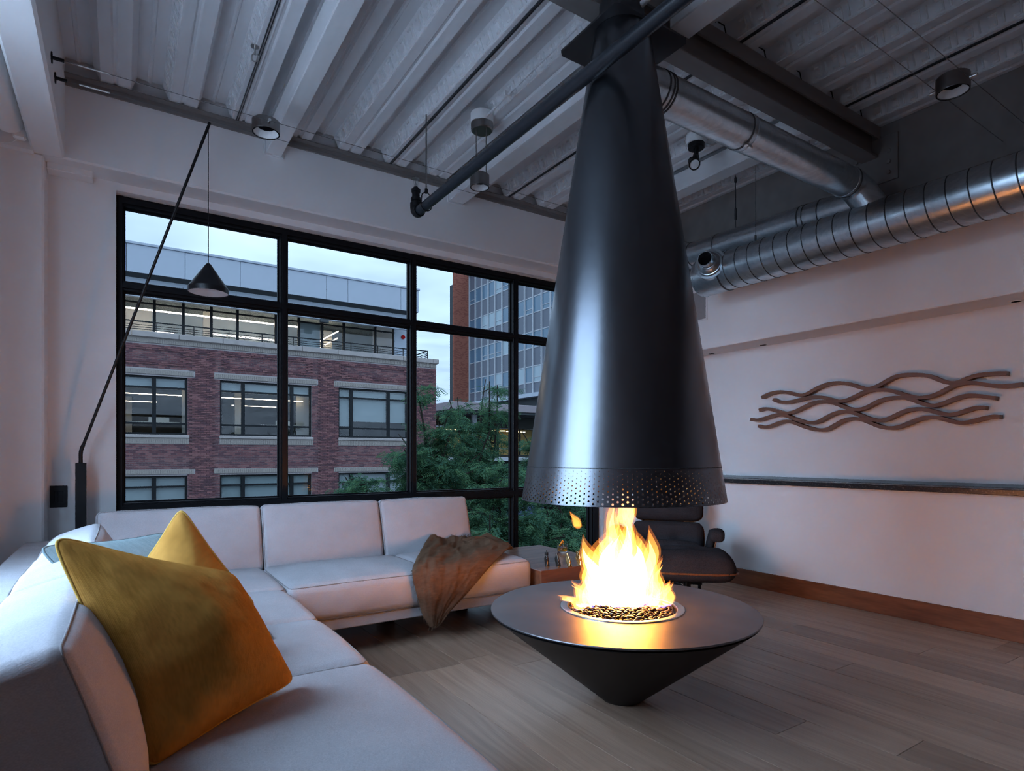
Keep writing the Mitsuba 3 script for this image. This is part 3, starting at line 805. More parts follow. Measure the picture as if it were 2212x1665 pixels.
put(cd, merge([tube(bent_path([(2.16, 2.50, 3.615), (2.14, 2.42, 3.54), (2.115, 2.31, 3.385), (2.10, 2.12, 3.375), (2.10, 1.2, 3.40), (2.10, BK, 3.40)], 0.05, 6), 0.0155, 14)]), 'm_conduit', True)
tg = thing('junction_plate', 'small white junction plate beside the hood plate', 'plate')
put(tg, box(2.055, 2.135, 2.47, 2.52, 3.575, 3.585, 0.002), 'm_white_paint')

# ------------------------------------------------------------------ lights on cables and rods


def ring_spot(k, c, r, h, rings=True):
    """a short brushed drum with a white reflector and a dark middle"""
    c = np.array(c, float)
    b = part(k, 'housing', lathe([(0, h), (r * 0.94, h), (r, h - 0.004), (r, 0.004), (r * 0.985, 0), (r * 0.90, 0), (r * 0.89, 0.006)][::-1], 56, c), 'm_nickel', 35)
    part(k, 'reflector', lathe([(r * 0.89, 0.004), (r * 0.62, 0.040)][::-1], 48, c), 'm_lamp_white', 35)
    part(k, 'gasket', lathe([(r * 0.965, -0.0012), (r * 0.90, -0.0012)], 48, c), 'm_dark', 35)
    part(k, 'bulb', lathe([(r * 0.63, 0.040), (0.012, 0.046), (0, 0.046)][::-1], 32, c), 'm_dark', 35)


for nm, (ya, yb), x0, x1, lab in (('left', (3.90, 4.10), -0.305, 4.70, 'near the left of the ceiling'), ('right', (1.46, 1.31), -0.305, 4.735, 'at the upper right of the ceiling')):
    for y, w_ in zip((ya, yb), (('second from the window wall', 'nearest the window wall') if nm == 'left' else ('third from the window wall', 'farthest from the window wall'))):
        z = 3.267 if nm == 'left' else 3.205
        cb = thing('cable', f'thin steel lighting cable below the deck, {w_}', 'cable', 'lighting cables ' + lab)
        part(cb, 'wire', cyl((x0 + 0.05, y, z), (x1 - 0.02, y, z), 0.0019, 6), 'm_cable')
        part(cb, 'standoff', merge([cyl((x0 - 0.002, y, z), (x0 + 0.055, y, z), 0.009, 12), cyl((x0 - 0.001, y, z), (x0 + 0.006, y, z), 0.028, 16)]), 'm_black_paint', 35)
        part(cb, 'turnbuckle', cyl((x0 + 0.11, y, z), (x0 + 0.25, y, z), 0.0052, 10), 'm_steel', 35)
s1 = thing('cable_spotlight', 'brushed drum spotlight on the cables by the left beam', 'spotlight')
ring_spot(s1, (0.765, 4.00, 3.235), 0.083, 0.075)
part(s1, 'clamp', merge([cyl((0.765, y, 3.267), (0.765, y + s * 0.03, 3.267), 0.009, 12) for y, s in ((3.885, 1), (4.115, -1))]), 'm_steel', 35)
s2 = thing('cable_spotlight', 'brushed drum spotlight on the cables at the upper right', 'spotlight')
ring_spot(s2, (3.765, 1.385, 3.165), 0.078, 0.085)
part(s2, 'clamp', merge([cyl((3.765, y, 3.205), (3.765, y + s * 0.045, 3.205), 0.010, 12) for y, s in ((1.275, 1), (1.495, -1))]), 'm_steel', 35)
s3 = thing('pendant_spotlight', 'drum spotlight hung on two rods from a round canopy', 'spotlight')
HX, HY = 2.185, 3.725
part(s3, 'canopy', lathe([(0, 3.545), (0.072, 3.545), (0.080, 3.552), (0.081, 3.595), (0.078, 3.598), (0.080, 3.602), (0.080, ZD)], 56, (HX, HY, 0)), 'm_nickel', 35)
part(s3, 'canopy_base', lathe([(0.0785, 3.60), (0.0825, 3.60), (0.0825, ZD + 0.02)], 56, (HX, HY, 0)), 'm_white_paint', 35)
for sgn in (-1, 1):
    part(s3, 'rod', cyl((HX + RT[0] * 0.036 * sgn - 0.03, HY + RT[1] * 0.036 * sgn - 0.04, 3.19), (HX + RT[0] * 0.036 * sgn - 0.03, HY + RT[1] * 0.036 * sgn - 0.04, 3.56), 0.0035, 8), 'm_nickel')
ring_spot(s3, (HX - 0.04, HY - 0.035, 3.115), 0.069, 0.09)
part(s3, 'supply_conduit', tube([(HX - 0.01, HY - 0.07, 3.615), (HX - 0.025, 3.0, 3.618), (HX - 0.035, 2.45, 3.618)], 0.0085, 10), 'm_conduit', True)
part(s3, 'conduit_clip', merge([box(HX - 0.048, HX + 0.012, 3.345, 3.365, 3.605, 3.64, 0.003)]), 'm_white_paint')
s4 = thing('adjustable_spotlight', 'small black swivel spotlight under the deck right of the hood', 'spotlight')
QX, QY = 3.697, 3.05
part(s4, 'canopy_base', lathe([(0, 3.592), (0.072, 3.592), (0.075, 3.597), (0.075, ZD + 0.02)], 48, (QX, QY, 0)), 'm_white_paint', 35)
part(s4, 'canopy', lathe([(0, 3.555), (0.058, 3.555), (0.062, 3.560), (0.062, 3.594)], 48, (QX, QY, 0)), 'm_black_paint', 35)
part(s4, 'arm', merge([cyl((QX, QY, 3.50), (QX, QY, 3.56), 0.018, 16), box(QX - 0.03, QX + 0.014, QY - 0.02, QY + 0.012, 3.455, 3.51, 0.006)]), 'm_black_paint', 35)
AD = np.array([-0.45, -0.62, -0.64]); AD /= np.linalg.norm(AD)
hc = np.array([QX - 0.035, QY + 0.0, 3.44])
part(s4, 'head', aim(lathe([(0, -0.06), (0.026, -0.06), (0.030, -0.055), (0.031, 0.02), (0.042, 0.035), (0.042, 0.055), (0.036, 0.055), (0.034, 0.045)][::-1], 40), AD, hc), 'm_black_paint', 35)
part(s4, 'lens', aim(lathe([(0.0, 0.049), (0.035, 0.047)], 32), AD, hc), 'm_lamp_white')
part(s4, 'cable_gland', cyl((QX + 0.07, QY - 0.02, 3.61), (QX + 0.12, QY - 0.035, 3.61), 0.013, 12), 'm_steel', 35)
ey = thing('eye_hook', 'steel eye hook screwed into the deck at the upper left', 'hook')
EX, EY = 0.67, 3.83
put(ey, merge([lathe([(0, 0.0), (0.024, 0.0), (0.024, 0.004)], 20, (EX, EY, ZD - 0.003)), cyl((EX, EY, ZD - 0.05), (EX, EY, ZD), 0.005, 8),
     tube([(EX + 0.019 * math.cos(a) * RT[0], EY + 0.019 * math.cos(a) * RT[1], ZD - 0.066 + 0.024 * math.sin(a)) for a in np.linspace(1.6, 7.2, 22)], 0.0045, 7)]), 'm_steel', 35)
# ------------------------------------------------------------------ the corner sofa
so = thing('corner_sofa', 'pale lavender-grey upholstered corner sofa along the window', 'sofa')


def soft(name, x0, x1, y0, y1, z0, z1, r=0.05, puff=0.016, seed=0, n=None):
    lx, ly, lz = x1 - x0, y1 - y0, z1 - z0
    nn = n or (max(6, int(lx / 0.05)), max(6, int(ly / 0.05)), 4)
    m = cushion(lx, ly, lz, r, nn, (0.024, 0.022, puff), 0.008, seed)
    c = np.array([(x0 + x1) / 2, (y0 + y1) / 2, (z0 + z1) / 2])
    k = part(so, name, move(m, c), 'm_sofa', True)
    for s in (1, -1):
        part(k, 'piping', move(piping(lx, ly, lz, s, r, (0.024, 0.022, puff)), c), 'm_piping', True)


GAP = 0.002
for i, (x0, x1, y0, y1) in enumerate([(0.02, 0.768, 1.10, 2.10), (0.02, 0.768, 2.10, 2.78), (0.02, 0.768, 2.78, 3.49), (0.02, 0.785, 3.49, 4.26), (0.785, 1.71, 3.485, 4.26), (1.71, 2.462, 3.485, 4.26)]):
    soft('seat_cushion', x0 + GAP, x1 - GAP, y0 + GAP, y1 - GAP, 0.236, 0.452, 0.046, 0.034, i)


def back_cushion(center, length, rz, lean, seed, h=0.455, t=0.20, end=0.0):
    """an upright cushion leaning back; its front looks along -y before the turn rz"""
    r = 0.030
    nn = (max(6, int(length / 0.05)), 5, 9)
    m = cushion(length, t, h, r, nn, (0.004, 0.048, 0.012), 0.010, seed + 20)
    v = m[0]
    q = move((v, m[1]), (0, 0, 0), 0, -lean)
    k = part(so, 'back_cushion', move(q, center, rz), 'm_sofa', True)
    for s in (1, -1):
        pp = piping(length, h, t, s, r, (0.004, 0.048, 0.012), swap=True)
        part(k, 'piping', move(move(pp, (0, 0, 0), 0, -lean), center, rz), 'm_piping', True)


LEAN = math.radians(17)
up, nb = np.array([math.sin(LEAN), math.cos(LEAN)]), np.array([math.cos(LEAN), -math.sin(LEAN)])
cy, cz = np.array([4.245, 0.425]) + up * 0.228 + nb * 0.10
for i, (a, b) in enumerate(((-0.13, 0.802), (0.802, 1.652), (1.652, 2.415))):
    back_cushion((a / 2 + b / 2, cy, cz), b - a - 0.004, 0.0, LEAN, i)
cx, cz = np.array([-0.045, 0.425]) + up * 0.228 + nb * 0.10
cx = -(cx + 0.0)
for i, (a, b) in enumerate(((1.33, 2.19), (2.19, 2.95), (2.95, 3.68))):
    back_cushion((cx, a / 2 + b / 2, cz), b - a - 0.004, math.pi / 2, LEAN, 5 + i)
part(so, 'back_frame', move(cushion(0.235, 3.43, 0.50, 0.035, (5, 40, 5), (0, 0, 0.004), 0.004, 31), (-0.398, 3.035, 0.41)), 'm_sofa', True)
part(so, 'back_frame', move(cushion(2.70, 0.235, 0.50, 0.035, (34, 5, 5), (0, 0, 0.004), 0.004, 33), (1.07, 4.632, 0.41)), 'm_sofa', True)
part(so, 'base_rail', merge([box(-0.51, 0.752, 1.12, 3.6, 0.168, 0.234, 0.006), box(-0.51, 2.45, 3.505, 4.748, 0.168, 0.234, 0.006)]), 'm_sofa')
for x, y in ((0.35, 1.5), (0.35, 2.6), (-0.3, 1.5), (-0.3, 3.2), (0.9, 4.1), (1.6, 4.1), (2.2, 4.1), (2.2, 4.6), (0.3, 4.55)):
    part(so, 'foot', box(x - 0.05, x + 0.05, y - 0.05, y + 0.05, 0.0005, 0.170, 0.004), 'm_black_paint')


def pillow(key, TL, TR, BR, BL, t, mat, seed, pinch=0.07, n=44, wr=0.03, seam='m_piping'):
    TL, TR, BR, BL = map(lambda c: np.array(c, float), (TL, TR, BR, BL))
    a = (1 - np.cos(np.linspace(0, np.pi, n))) / 2
    U, V = np.meshgrid(a, a, indexing='ij')
    u = 0.5 + (U - 0.5) * (1 - pinch * (1 - (2 * V - 1) ** 2)); v = 0.5 + (V - 0.5) * (1 - pinch * (1 - (2 * U - 1) ** 2))
    blunt = 1 - 0.075 * (np.abs(2 * U - 1) * np.abs(2 * V - 1)) ** 7
    u, v = 0.5 + (u - 0.5) * blunt, 0.5 + (v - 0.5) * blunt
    P = (1 - u)[..., None] * ((1 - v)[..., None] * TL + v[..., None] * BL) + u[..., None] * ((1 - v)[..., None] * TR + v[..., None] * BR)
    nrm = np.cross(TR - TL + BR - BL, BL - TL + BR - TR); nrm /= np.linalg.norm(nrm)
    f = (np.sin(np.pi * U) * np.sin(np.pi * V))
    f = 0.5 * f ** 0.45 + 0.5 * f ** 0.95
    w = meshkit.fbm(np.stack([U * 4 + seed, V * 4, U * 0 + seed * 3.1], -1), 4) - 0.5
    rad = np.minimum(np.minimum(U, 1 - U), np.minimum(V, 1 - V))
    fold = np.sin((U * 9 + V * 4 + 5 * w)) * np.exp(-rad * 9) * (rad > 0)
    e = np.clip(rad * 8, 0, 1)
    F = P + nrm * (t / 2 * f + e * (wr * w + 0.009 * fold))[..., None]
    B = P - nrm * (t / 2 * f + e * (wr * 0.6 * (w + 0.1)))[..., None]
    uv = np.stack([U * np.linalg.norm(TR - TL), V * np.linalg.norm(BL - TL)], -1).reshape(-1, 2)
    v1, f1 = grid(F); v2, f2 = grid(B)
    put(key + '__cover', (np.vstack([v1, v2]), np.vstack([f1, f2[:, ::-1] + len(v1)])), mat, True, uv=np.vstack([uv, uv]))
    ring = np.concatenate([P[:, 0], P[-1, 1:], P[-2::-1, -1], P[0, -2:0:-1]])
    part(key, 'seam', tube(ring, 0.0042, 6, closed=True), seam, True)


PL = thing('cushion', 'large mustard linen cushion leaning at the front of the sofa', 'cushion')
pillow(PL, (-0.148, 1.750, 1.025), (0.285, 1.935, 0.850), (0.462, 1.935, 0.492), (0.050, 1.625, 0.452), 0.27, 'm_mustard', 1.0, 0.07, 72, 0.075, 'm_mustard_seam')
matte('m_mustard_seam', (0.50, 0.31, 0.08))
P2 = thing('cushion', 'second mustard cushion, tilted up on its corner behind the large one', 'cushion')
pillow(P2, (0.168, 2.285, 1.035), (0.395, 2.22, 0.68), (0.24, 2.16, 0.463), (-0.03, 2.36, 0.72), 0.20, 'm_mustard', 4.2, 0.08, 44, 0.04, 'm_mustard_seam')
P3 = thing('cushion', 'grey-green cushion almost hidden behind the mustard cushions', 'cushion')
matte('m_teal_seam', (0.16, 0.21, 0.22))
pillow(P3, (-0.245, 2.50, 0.905), (0.175, 2.88, 0.885), (0.520, 2.44, 0.474), (0.10, 2.25, 0.470), 0.15, 'm_teal', 7.9, 0.08, 40, 0.03, 'm_teal_seam')

# the gauze throw
tw = thing('throw_blanket', 'crinkled brown gauze throw draped over the right seat of the sofa', 'blanket')
R = np.array([
    [(2.02, 4.19, 0.530), (2.14, 4.20, 0.545), (2.27, 4.20, 0.535), (2.40, 4.17, 0.535), (2.52, 4.12, 0.505)],
    [(1.83, 3.95, 0.494), (2.00, 3.95, 0.515), (2.14, 3.94, 0.505), (2.30, 3.88, 0.520), (2.455, 3.80, 0.500)],
    [(1.66, 3.68, 0.484), (1.80, 3.67, 0.505), (1.96, 3.66, 0.500), (2.13, 3.64, 0.508), (2.32, 3.63, 0.490)],
    [(1.535, 3.485, 0.455), (1.66, 3.480, 0.468), (1.80, 3.480, 0.462), (1.96, 3.480, 0.470), (2.13, 3.495, 0.455)],
    [(1.545, 3.448, 0.345), (1.635, 3.425, 0.345), (1.735, 3.428, 0.350), (1.85, 3.430, 0.358), (1.975, 3.445, 0.365)],
    [(1.580, 3.440, 0.225), (1.640, 3.418, 0.225), (1.700, 3.424, 0.230), (1.765, 3.428, 0.238), (1.830, 3.436, 0.250)],
    [(1.635, 3.432, 0.120), (1.655, 3.420, 0.125), (1.675, 3.424, 0.132), (1.695, 3.428, 0.140), (1.715, 3.432, 0.150)]])
nu, nv = 110, 70
a, b = np.linspace(0, 6, nu), np.linspace(0, 4, nv)
P = np.stack([RectBivariateSpline(np.arange(7), np.arange(5), R[..., k], kx=3, ky=3)(a, b) for k in range(3)], -1)
gu, gv = np.gradient(P, axis=0), np.gradient(P, axis=1)
nr = np.cross(gu, gv); nr /= np.linalg.norm(nr, axis=-1, keepdims=True)
if nr[30, 30, 2] < 0:
    nr = -nr
A, Bv = np.meshgrid(a, b, indexing='ij')
w = meshkit.fbm(np.stack([A * 0.55, Bv * 1.7, A * 0 + 2.2], -1), 4) - 0.5
w2 = np.abs(meshkit.fbm(np.stack([A * 0.8 + Bv * 0.7, Bv * 1.2 - A * 0.35, A * 0 + 7.7], -1), 3) - 0.5)
amp = np.clip(1.6 - A / 3.2, 0.35, 1.6)
P = P + nr * ((0.050 * w + 0.085 * (0.2 - w2)) * amp + 0.012)[..., None]
front, back = P, P - nr * 0.005
v1, f1 = grid(front); v2, f2 = grid(back)
per = np.r_[np.arange(nv), np.arange(1, nu) * nv + nv - 1, (nu - 1) * nv + np.arange(nv - 2, -1, -1), np.arange(nu - 2, 0, -1) * nv]
pj = np.roll(per, -1)
o = len(v1)
rim = np.vstack([np.stack([per, pj, pj + o], 1), np.stack([per, pj + o, per + o], 1)])
uv = np.stack([A * 0.17, Bv * 0.2], -1).reshape(-1, 2)
put(tw + '__cloth', (np.vstack([v1, v2]), np.vstack([f1, f2[:, ::-1] + o, rim])), 'm_throw', True, uv=np.vstack([uv, uv]))
# crumpled heap where the throw meets the back cushion
n = 60
U, V = np.meshgrid(np.linspace(-1, 1, n), np.linspace(-1, 1, n), indexing='ij')
rr = np.sqrt(U ** 2 + V ** 2)
q = np.stack([U * 1.6 + V * 0.7, V * 3.2 - U * 0.5, U * 0 + 3], -1)
rg = 1 - 2 * np.abs(meshkit.fbm(q, 3) - 0.5)
hgt = (0.02 + 0.075 * (rg - 0.45)) * np.clip(1.25 - rr, 0, 1) ** 0.6 + 0.03 * np.clip(1 - rr, 0, 1)
Pm = np.stack([2.33 + 0.25 * U + 0.05 * V, 4.05 + 0.17 * V - 0.06 * U, 0.480 + np.where(rr < 1.22, hgt, -0.004)], -1)
v3, f3 = grid(Pm)
put(tw + '__fold', (v3, f3), 'm_throw', True, uv=np.stack([U * 0.27, V * 0.2], -1).reshape(-1, 2))
fr = []
rng = np.random.default_rng(5)
edge = np.concatenate([P[::2, 0], P[-1, ::3]])
for e in edge:
    fr.append(tube([e, e + rng.normal(0, 0.004, 3) + [0, -0.002, -0.006], e + rng.normal(0, 0.006, 3) + [-0.006, -0.004, -0.014]], 0.0012, 4))
for i in range(40):
    e = np.array([2.15 + 0.4 * rng.uniform(), 4.17 + 0.05 * rng.uniform(), 0.545 + 0.02 * rng.uniform()])
    fr.append(tube([e, e + rng.normal(0, 0.010, 3) + [0, 0, 0.006]], 0.0012, 4))
part(tw, 'fringe', merge(fr), 'm_throw', kind='stuff')

# ------------------------------------------------------------------ walnut corner table, drink and chess men
tb = thing('corner_table', 'low walnut slab table at the end of the sofa', 'table')
part(tb, 'top', box(2.492, 3.21, 3.42, 4.43, 0.255, 0.378, 0.003), 'm_walnut_x')
part(tb, 'plinth', box(2.60, 3.08, 3.60, 4.30, 0.0, 0.256), 'm_black_paint')
gz = 0.3785
gl = thing('whisky_glass', 'short tumbler of amber whisky on the walnut table', 'glass')
gx, gy = 3.125, 3.985
v, f = trimesh_fix(*lathe([(0, 0), (0.036, 0), (0.041, 0.004), (0.0435, 0.03), (0.0405, 0.076), (0.0385, 0.077), (0.0405, 0.03), (0.037, 0.010), (0, 0.009)], 40, (gx, gy, gz)))
put(gl + '__tumbler', (v, f), 'm_glass', 40)
v, f = trimesh_fix(*lathe([(0, 0.0095), (0.0362, 0.0105), (0.0397, 0.03), (0.0392, 0.044), (0, 0.044)], 40, (gx, gy, gz)))
part(gl, 'whisky', (v, f), 'm_whisky', 40)
part(gl, 'orange_peel', tube(smooth_path([(gx - 0.012, gy + 0.01, gz + 0.05), (gx - 0.016, gy - 0.005, gz + 0.078), (gx + 0.002, gy - 0.008, gz + 0.094), (gx + 0.016, gy, gz + 0.080), (gx + 0.012, gy + 0.006, gz + 0.066)], 6), 0.0085, 8, flat=0.4), 'm_orange', True, label='curl of orange peel')
part(gl, 'pick', cyl((gx - 0.022, gy - 0.006, gz + 0.102), (gx + 0.008, gy, gz + 0.012), 0.0014, 6), 'm_steel')


def chess(kind):
    b = [(0, 0), (0.0125, 0), (0.0125, 0.004), (0.0095, 0.008)]
    top = {'pawn': [(0.005, 0.020), (0.0075, 0.022), (0.004, 0.024), (0.0068, 0.029), (0.0055, 0.034), (0, 0.036)],
           'rook': [(0.0065, 0.026), (0.0095, 0.030), (0.0095, 0.038), (0.007, 0.038), (0.007, 0.034), (0, 0.034)],
           'knight': [(0.0075, 0.020), (0.010, 0.028), (0.0085, 0.036), (0.005, 0.044), (0, 0.045)],
           'bishop': [(0.0055, 0.028), (0.009, 0.031), (0.005, 0.033), (0.0075, 0.040), (0.0045, 0.049), (0, 0.053)],
           'queen': [(0.0055, 0.036), (0.010, 0.040), (0.006, 0.042), (0.010, 0.054), (0.005, 0.056), (0, 0.060)],
           'king': [(0.006, 0.038), (0.010, 0.042), (0.006, 0.044), (0.0095, 0.055), (0.003, 0.058), (0.003, 0.066), (0, 0.067)]}[kind]
    return trimesh_fix(*lathe(b + top, 16))


d_, p_ = np.array([0.575, 0.818]), np.array([0.818, -0.575])
order = ['rook', 'knight', 'bishop', 'queen', 'king', 'bishop', 'knight', 'rook']
for row, (col, word) in enumerate((('m_gunmetal', 'dark'), ('m_gunmetal', 'dark'), ('m_brass', 'brass'), ('m_brass', 'brass'))):
    for i in range(8):
        kind = order[i] if row in (0, 3) else 'pawn'
        xy = np.array([2.640, 3.545]) + p_ * 0.083 * row + d_ * (0.045 * i + (0.0, 0.0, -0.02, 0.03)[row])
        k = thing('chess_piece', f'small {word} metal chess {"man in the back row" if row in (0, 3) else "pawn in the front row"} on the walnut table', 'chess piece', f'{word} chess {"pawns" if row in (1, 2) else "men"} on the table')
        key = ('chess', kind, col)
        if key not in USED:
            USED[key] = mikit.ply(chess(kind), col, 35)
        scene[k] = {**USED[key], 'to_world': T().translate([float(xy[0]), float(xy[1]), gz]).scale(1.35)}

# ------------------------------------------------------------------ lounge chair and ottoman
CH = np.array([4.03, 3.66]); face = np.array([-0.775, -0.632])


def local(m, origin, fdir, z=0.0):
    """x to the viewer's right of the chair, y to its back"""
    yb = -np.array(fdir) / np.linalg.norm(fdir); xr = np.array([yb[1], -yb[0]])
    v = m[0]
    return np.stack([origin[0] + v[:, 0] * xr[0] + v[:, 1] * yb[0], origin[1] + v[:, 0] * xr[1] + v[:, 1] * yb[1], v[:, 2] + z], 1), m[1]


def tuft(buttons, depth, wide, side=1.0, axis=2):
    def g(q):
        i, j = [(1, 2), (0, 2), (0, 1)][axis]
        d = 0
        for bx, by in buttons:
            d = d - depth * np.exp(-((q[:, i] - bx) ** 2 + (q[:, j] - by) ** 2) / wide)
        return d * (q[:, axis] * side > 0)
    return g


def shell_of(lx, ly, r, t, bend):
    """a thin moulded ply tray, edges turned up"""
    n = 30
    U, V = np.meshgrid(np.linspace(-1, 1, n), np.linspace(-1, 1, n), indexing='ij')
    S = np.maximum(np.abs(U), np.abs(V)); a = np.arctan2(V, U)
    k = (np.abs(np.cos(a)) ** 4.5 + np.abs(np.sin(a)) ** 4.5) ** (-1 / 4.5)
    X, Y = lx / 2 * S * k * np.cos(a), ly / 2 * S * k * np.sin(a)
    Z = bend * S ** 5
    P1 = np.stack([X, Y, Z], -1); P0 = P1 - [0, 0, t]
    v1, f1 = grid(P1); v0, f0 = grid(P0)
    per = np.r_[np.arange(n), np.arange(1, n) * n + n - 1, (n - 1) * n + np.arange(n - 2, -1, -1), np.arange(n - 2, 0, -1) * n]
    pj = np.roll(per, -1); o = len(v1)
    return np.vstack([v1, v0]), np.vstack([f1, f0[:, ::-1] + o, np.stack([per, pj, pj + o], 1), np.stack([per, pj + o, per + o], 1)])


lc = thing('lounge_chair', 'dark velvet lounge chair with bent plywood shells in the far corner', 'armchair')


def chair_part(name, m, mat, rx, off, smooth=True, parent=None, label=None):
    return part(parent or lc, name, local(move(m, off, 0, rx), CH, face), mat, smooth, label)


BT = [(-0.34, 0.0), (0.34, 0.0)]
chair_part('seat_cushion', cushion(0.62, 0.56, 0.135, 0.062, (16, 14, 4), (0.01, 0.03, 0.035), 0.006, 61, tuft(BT, 0.028, 0.05)), 'm_velvet', -0.20, (0, -0.04, 0.355))
chair_part('seat_shell', shell_of(0.66, 0.58, 0, 0.010, 0.05), 'm_shell', -0.20, (0, -0.04, 0.285), 40)
m = cushion(0.62, 0.115, 0.30, 0.052, (16, 4, 10), (0.01, 0.035, 0.01), 0.006, 62)
v = m[0].copy()
for bx in (-0.11, 0.11):
    v[:, 1] += (v[:, 1] < 0) * 0.025 * np.exp(-((v[:, 0] - bx) ** 2 + v[:, 2] ** 2) / 0.004)
chair_part('back_cushion', (v, m[1]), 'm_velvet', -0.30, (0, 0.27, 0.430))
sh = shell_of(0.66, 0.34, 0, 0.010, 0.05)
chair_part('back_shell', move(sh, (0, 0, 0), 0, math.pi / 2), 'm_shell', -0.30, (0, 0.345, 0.410), 40)
chair_part('headrest_cushion', cushion(0.60, 0.115, 0.25, 0.052, (16, 4, 9), (0.01, 0.03, 0.01), 0.006, 63), 'm_velvet', -0.28, (0, 0.375, 0.715))
chair_part('headrest_shell', move(shell_of(0.64, 0.29, 0, 0.010, 0.05), (0, 0, 0), 0, math.pi / 2), 'm_shell', -0.28, (0, 0.45, 0.695), 40)
for s in (-1, 1):
    chair_part('back_support', cyl((s * 0.15, 0.36, 0.50), (s * 0.15, 0.46, 0.80), 0.014, 10), 'm_black_paint', 0, (0, 0, 0), 35)
    arm = square_bar(smooth_path([(s * 0.33, 0.22, 0.40), (s * 0.355, 0.10, 0.50), (s * 0.375, -0.02, 0.545), (s * 0.385, -0.17, 0.552), (s * 0.385, -0.24, 0.53)], 6), 0.085, 0.075, (1, 0, 0))
    hull_arm = cushion(0.115, 0.42, 0.085, 0.036, (4, 12, 3), (0.008, 0.0, 0.006), 0.003, 64 + s)
    v = hull_arm[0].copy(); tt = (v[:, 1] + 0.21) / 0.42
    v[:, 2] += -0.045 * np.clip(tt - 0.35, 0, 1) ** 1.3 * 2.2 - 0.03 * np.clip(0.12 - tt, 0, 1) * 6
    a = chair_part('armrest', move((v, hull_arm[1]), (s * 0.425, 0.0, 0.528)), 'm_velvet', 0, (0, 0, 0))
    side = cushion(0.05, 0.34, 0.20, 0.022, (3, 10, 6), (0.004, 0.0, 0.0), 0.003, 70 + s)
    chair_part('side_pad', move(side, (s * 0.372, 0.07, 0.435), 0, 0, s * 0.22), 'm_velvet', 0, (0, 0, 0), parent=a)
    chair_part('arm_shell', move(cushion(0.012, 0.36, 0.17, 0.005, (3, 10, 6)), (s * 0.412, 0.08, 0.435), 0, 0, s * 0.22), 'm_shell', 0, (0, 0, 0), parent=a)
chair_part('swivel_post', cyl((0, 0, 0.09), (0, 0, 0.31), 0.03, 20), 'm_black_paint', 0, (0, 0.02, 0), 35)
for i in range(5):
    a = i * 2 * math.pi / 5 + 0.5
    lg_ = chair_part('base_leg', merge([hull([(0.02 * math.cos(a + 1.57) * q + r * math.cos(a), 0.02 * math.sin(a + 1.57) * q + r * math.sin(a), z) for q in (-1, 1) for r, z in ((0.02, 0.07), (0.02, 0.11), (0.34, 0.035), (0.34, 0.055))])]), 'm_black_paint', 0, (0, 0.02, 0), False)
    chair_part('glide', cyl((0.325 * math.cos(a), 0.325 * math.sin(a), 0.0), (0.325 * math.cos(a), 0.325 * math.sin(a), 0.04), 0.014, 12), 'm_black_paint', 0, (0, 0.02, 0), 35, lg_)

ot = thing('ottoman', 'dark velvet ottoman with a thin plywood edge in front of the lounge chair', 'ottoman')
OC = np.array([3.655, 3.105]); oface = np.array([-0.70, -0.714])


def ott(name, m, mat, smooth=True, parent=None, label=None):
    return part(parent or ot, name, local(m, OC, oface), mat, smooth, label)


m = cushion(0.64, 0.52, 0.150, 0.070, (20, 16, 4), (0.02, 0.03, 0.038), 0.006, 81, tuft([(-0.33, 0.1), (0.33, 0.1)], 0.040, 0.045))
v = m[0].copy(); v[:, 2] += -0.10 * (v[:, 1] < 0) * (v[:, 1] / 0.27) ** 2 * 0.35
ott('cushion', move((v, m[1]), (0, 0, 0.375)), 'm_velvet')
ott('shell', move(shell_of(0.715, 0.585, 0, 0.012, 0.055), (0, 0, 0.288)), 'm_shell', 40)
ott('post', cyl((0, 0, 0.09), (0, 0, 0.27), 0.028, 16), 'm_black_paint', 35)
for i in range(4):
    a = i * math.pi / 2 + 0.78
    lg_ = ott('base_leg', hull([(0.02 * math.cos(a + 1.57) * q + r * math.cos(a), 0.02 * math.sin(a + 1.57) * q + r * math.sin(a), z) for q in (-1, 1) for r, z in ((0.02, 0.07), (0.02, 0.11), (0.29, 0.035), (0.29, 0.055))]), 'm_black_paint', False)
    ott('glide', cyl((0.275 * math.cos(a), 0.275 * math.sin(a), 0.0), (0.275 * math.cos(a), 0.275 * math.sin(a), 0.04), 0.014, 12), 'm_black_paint', 35, lg_)

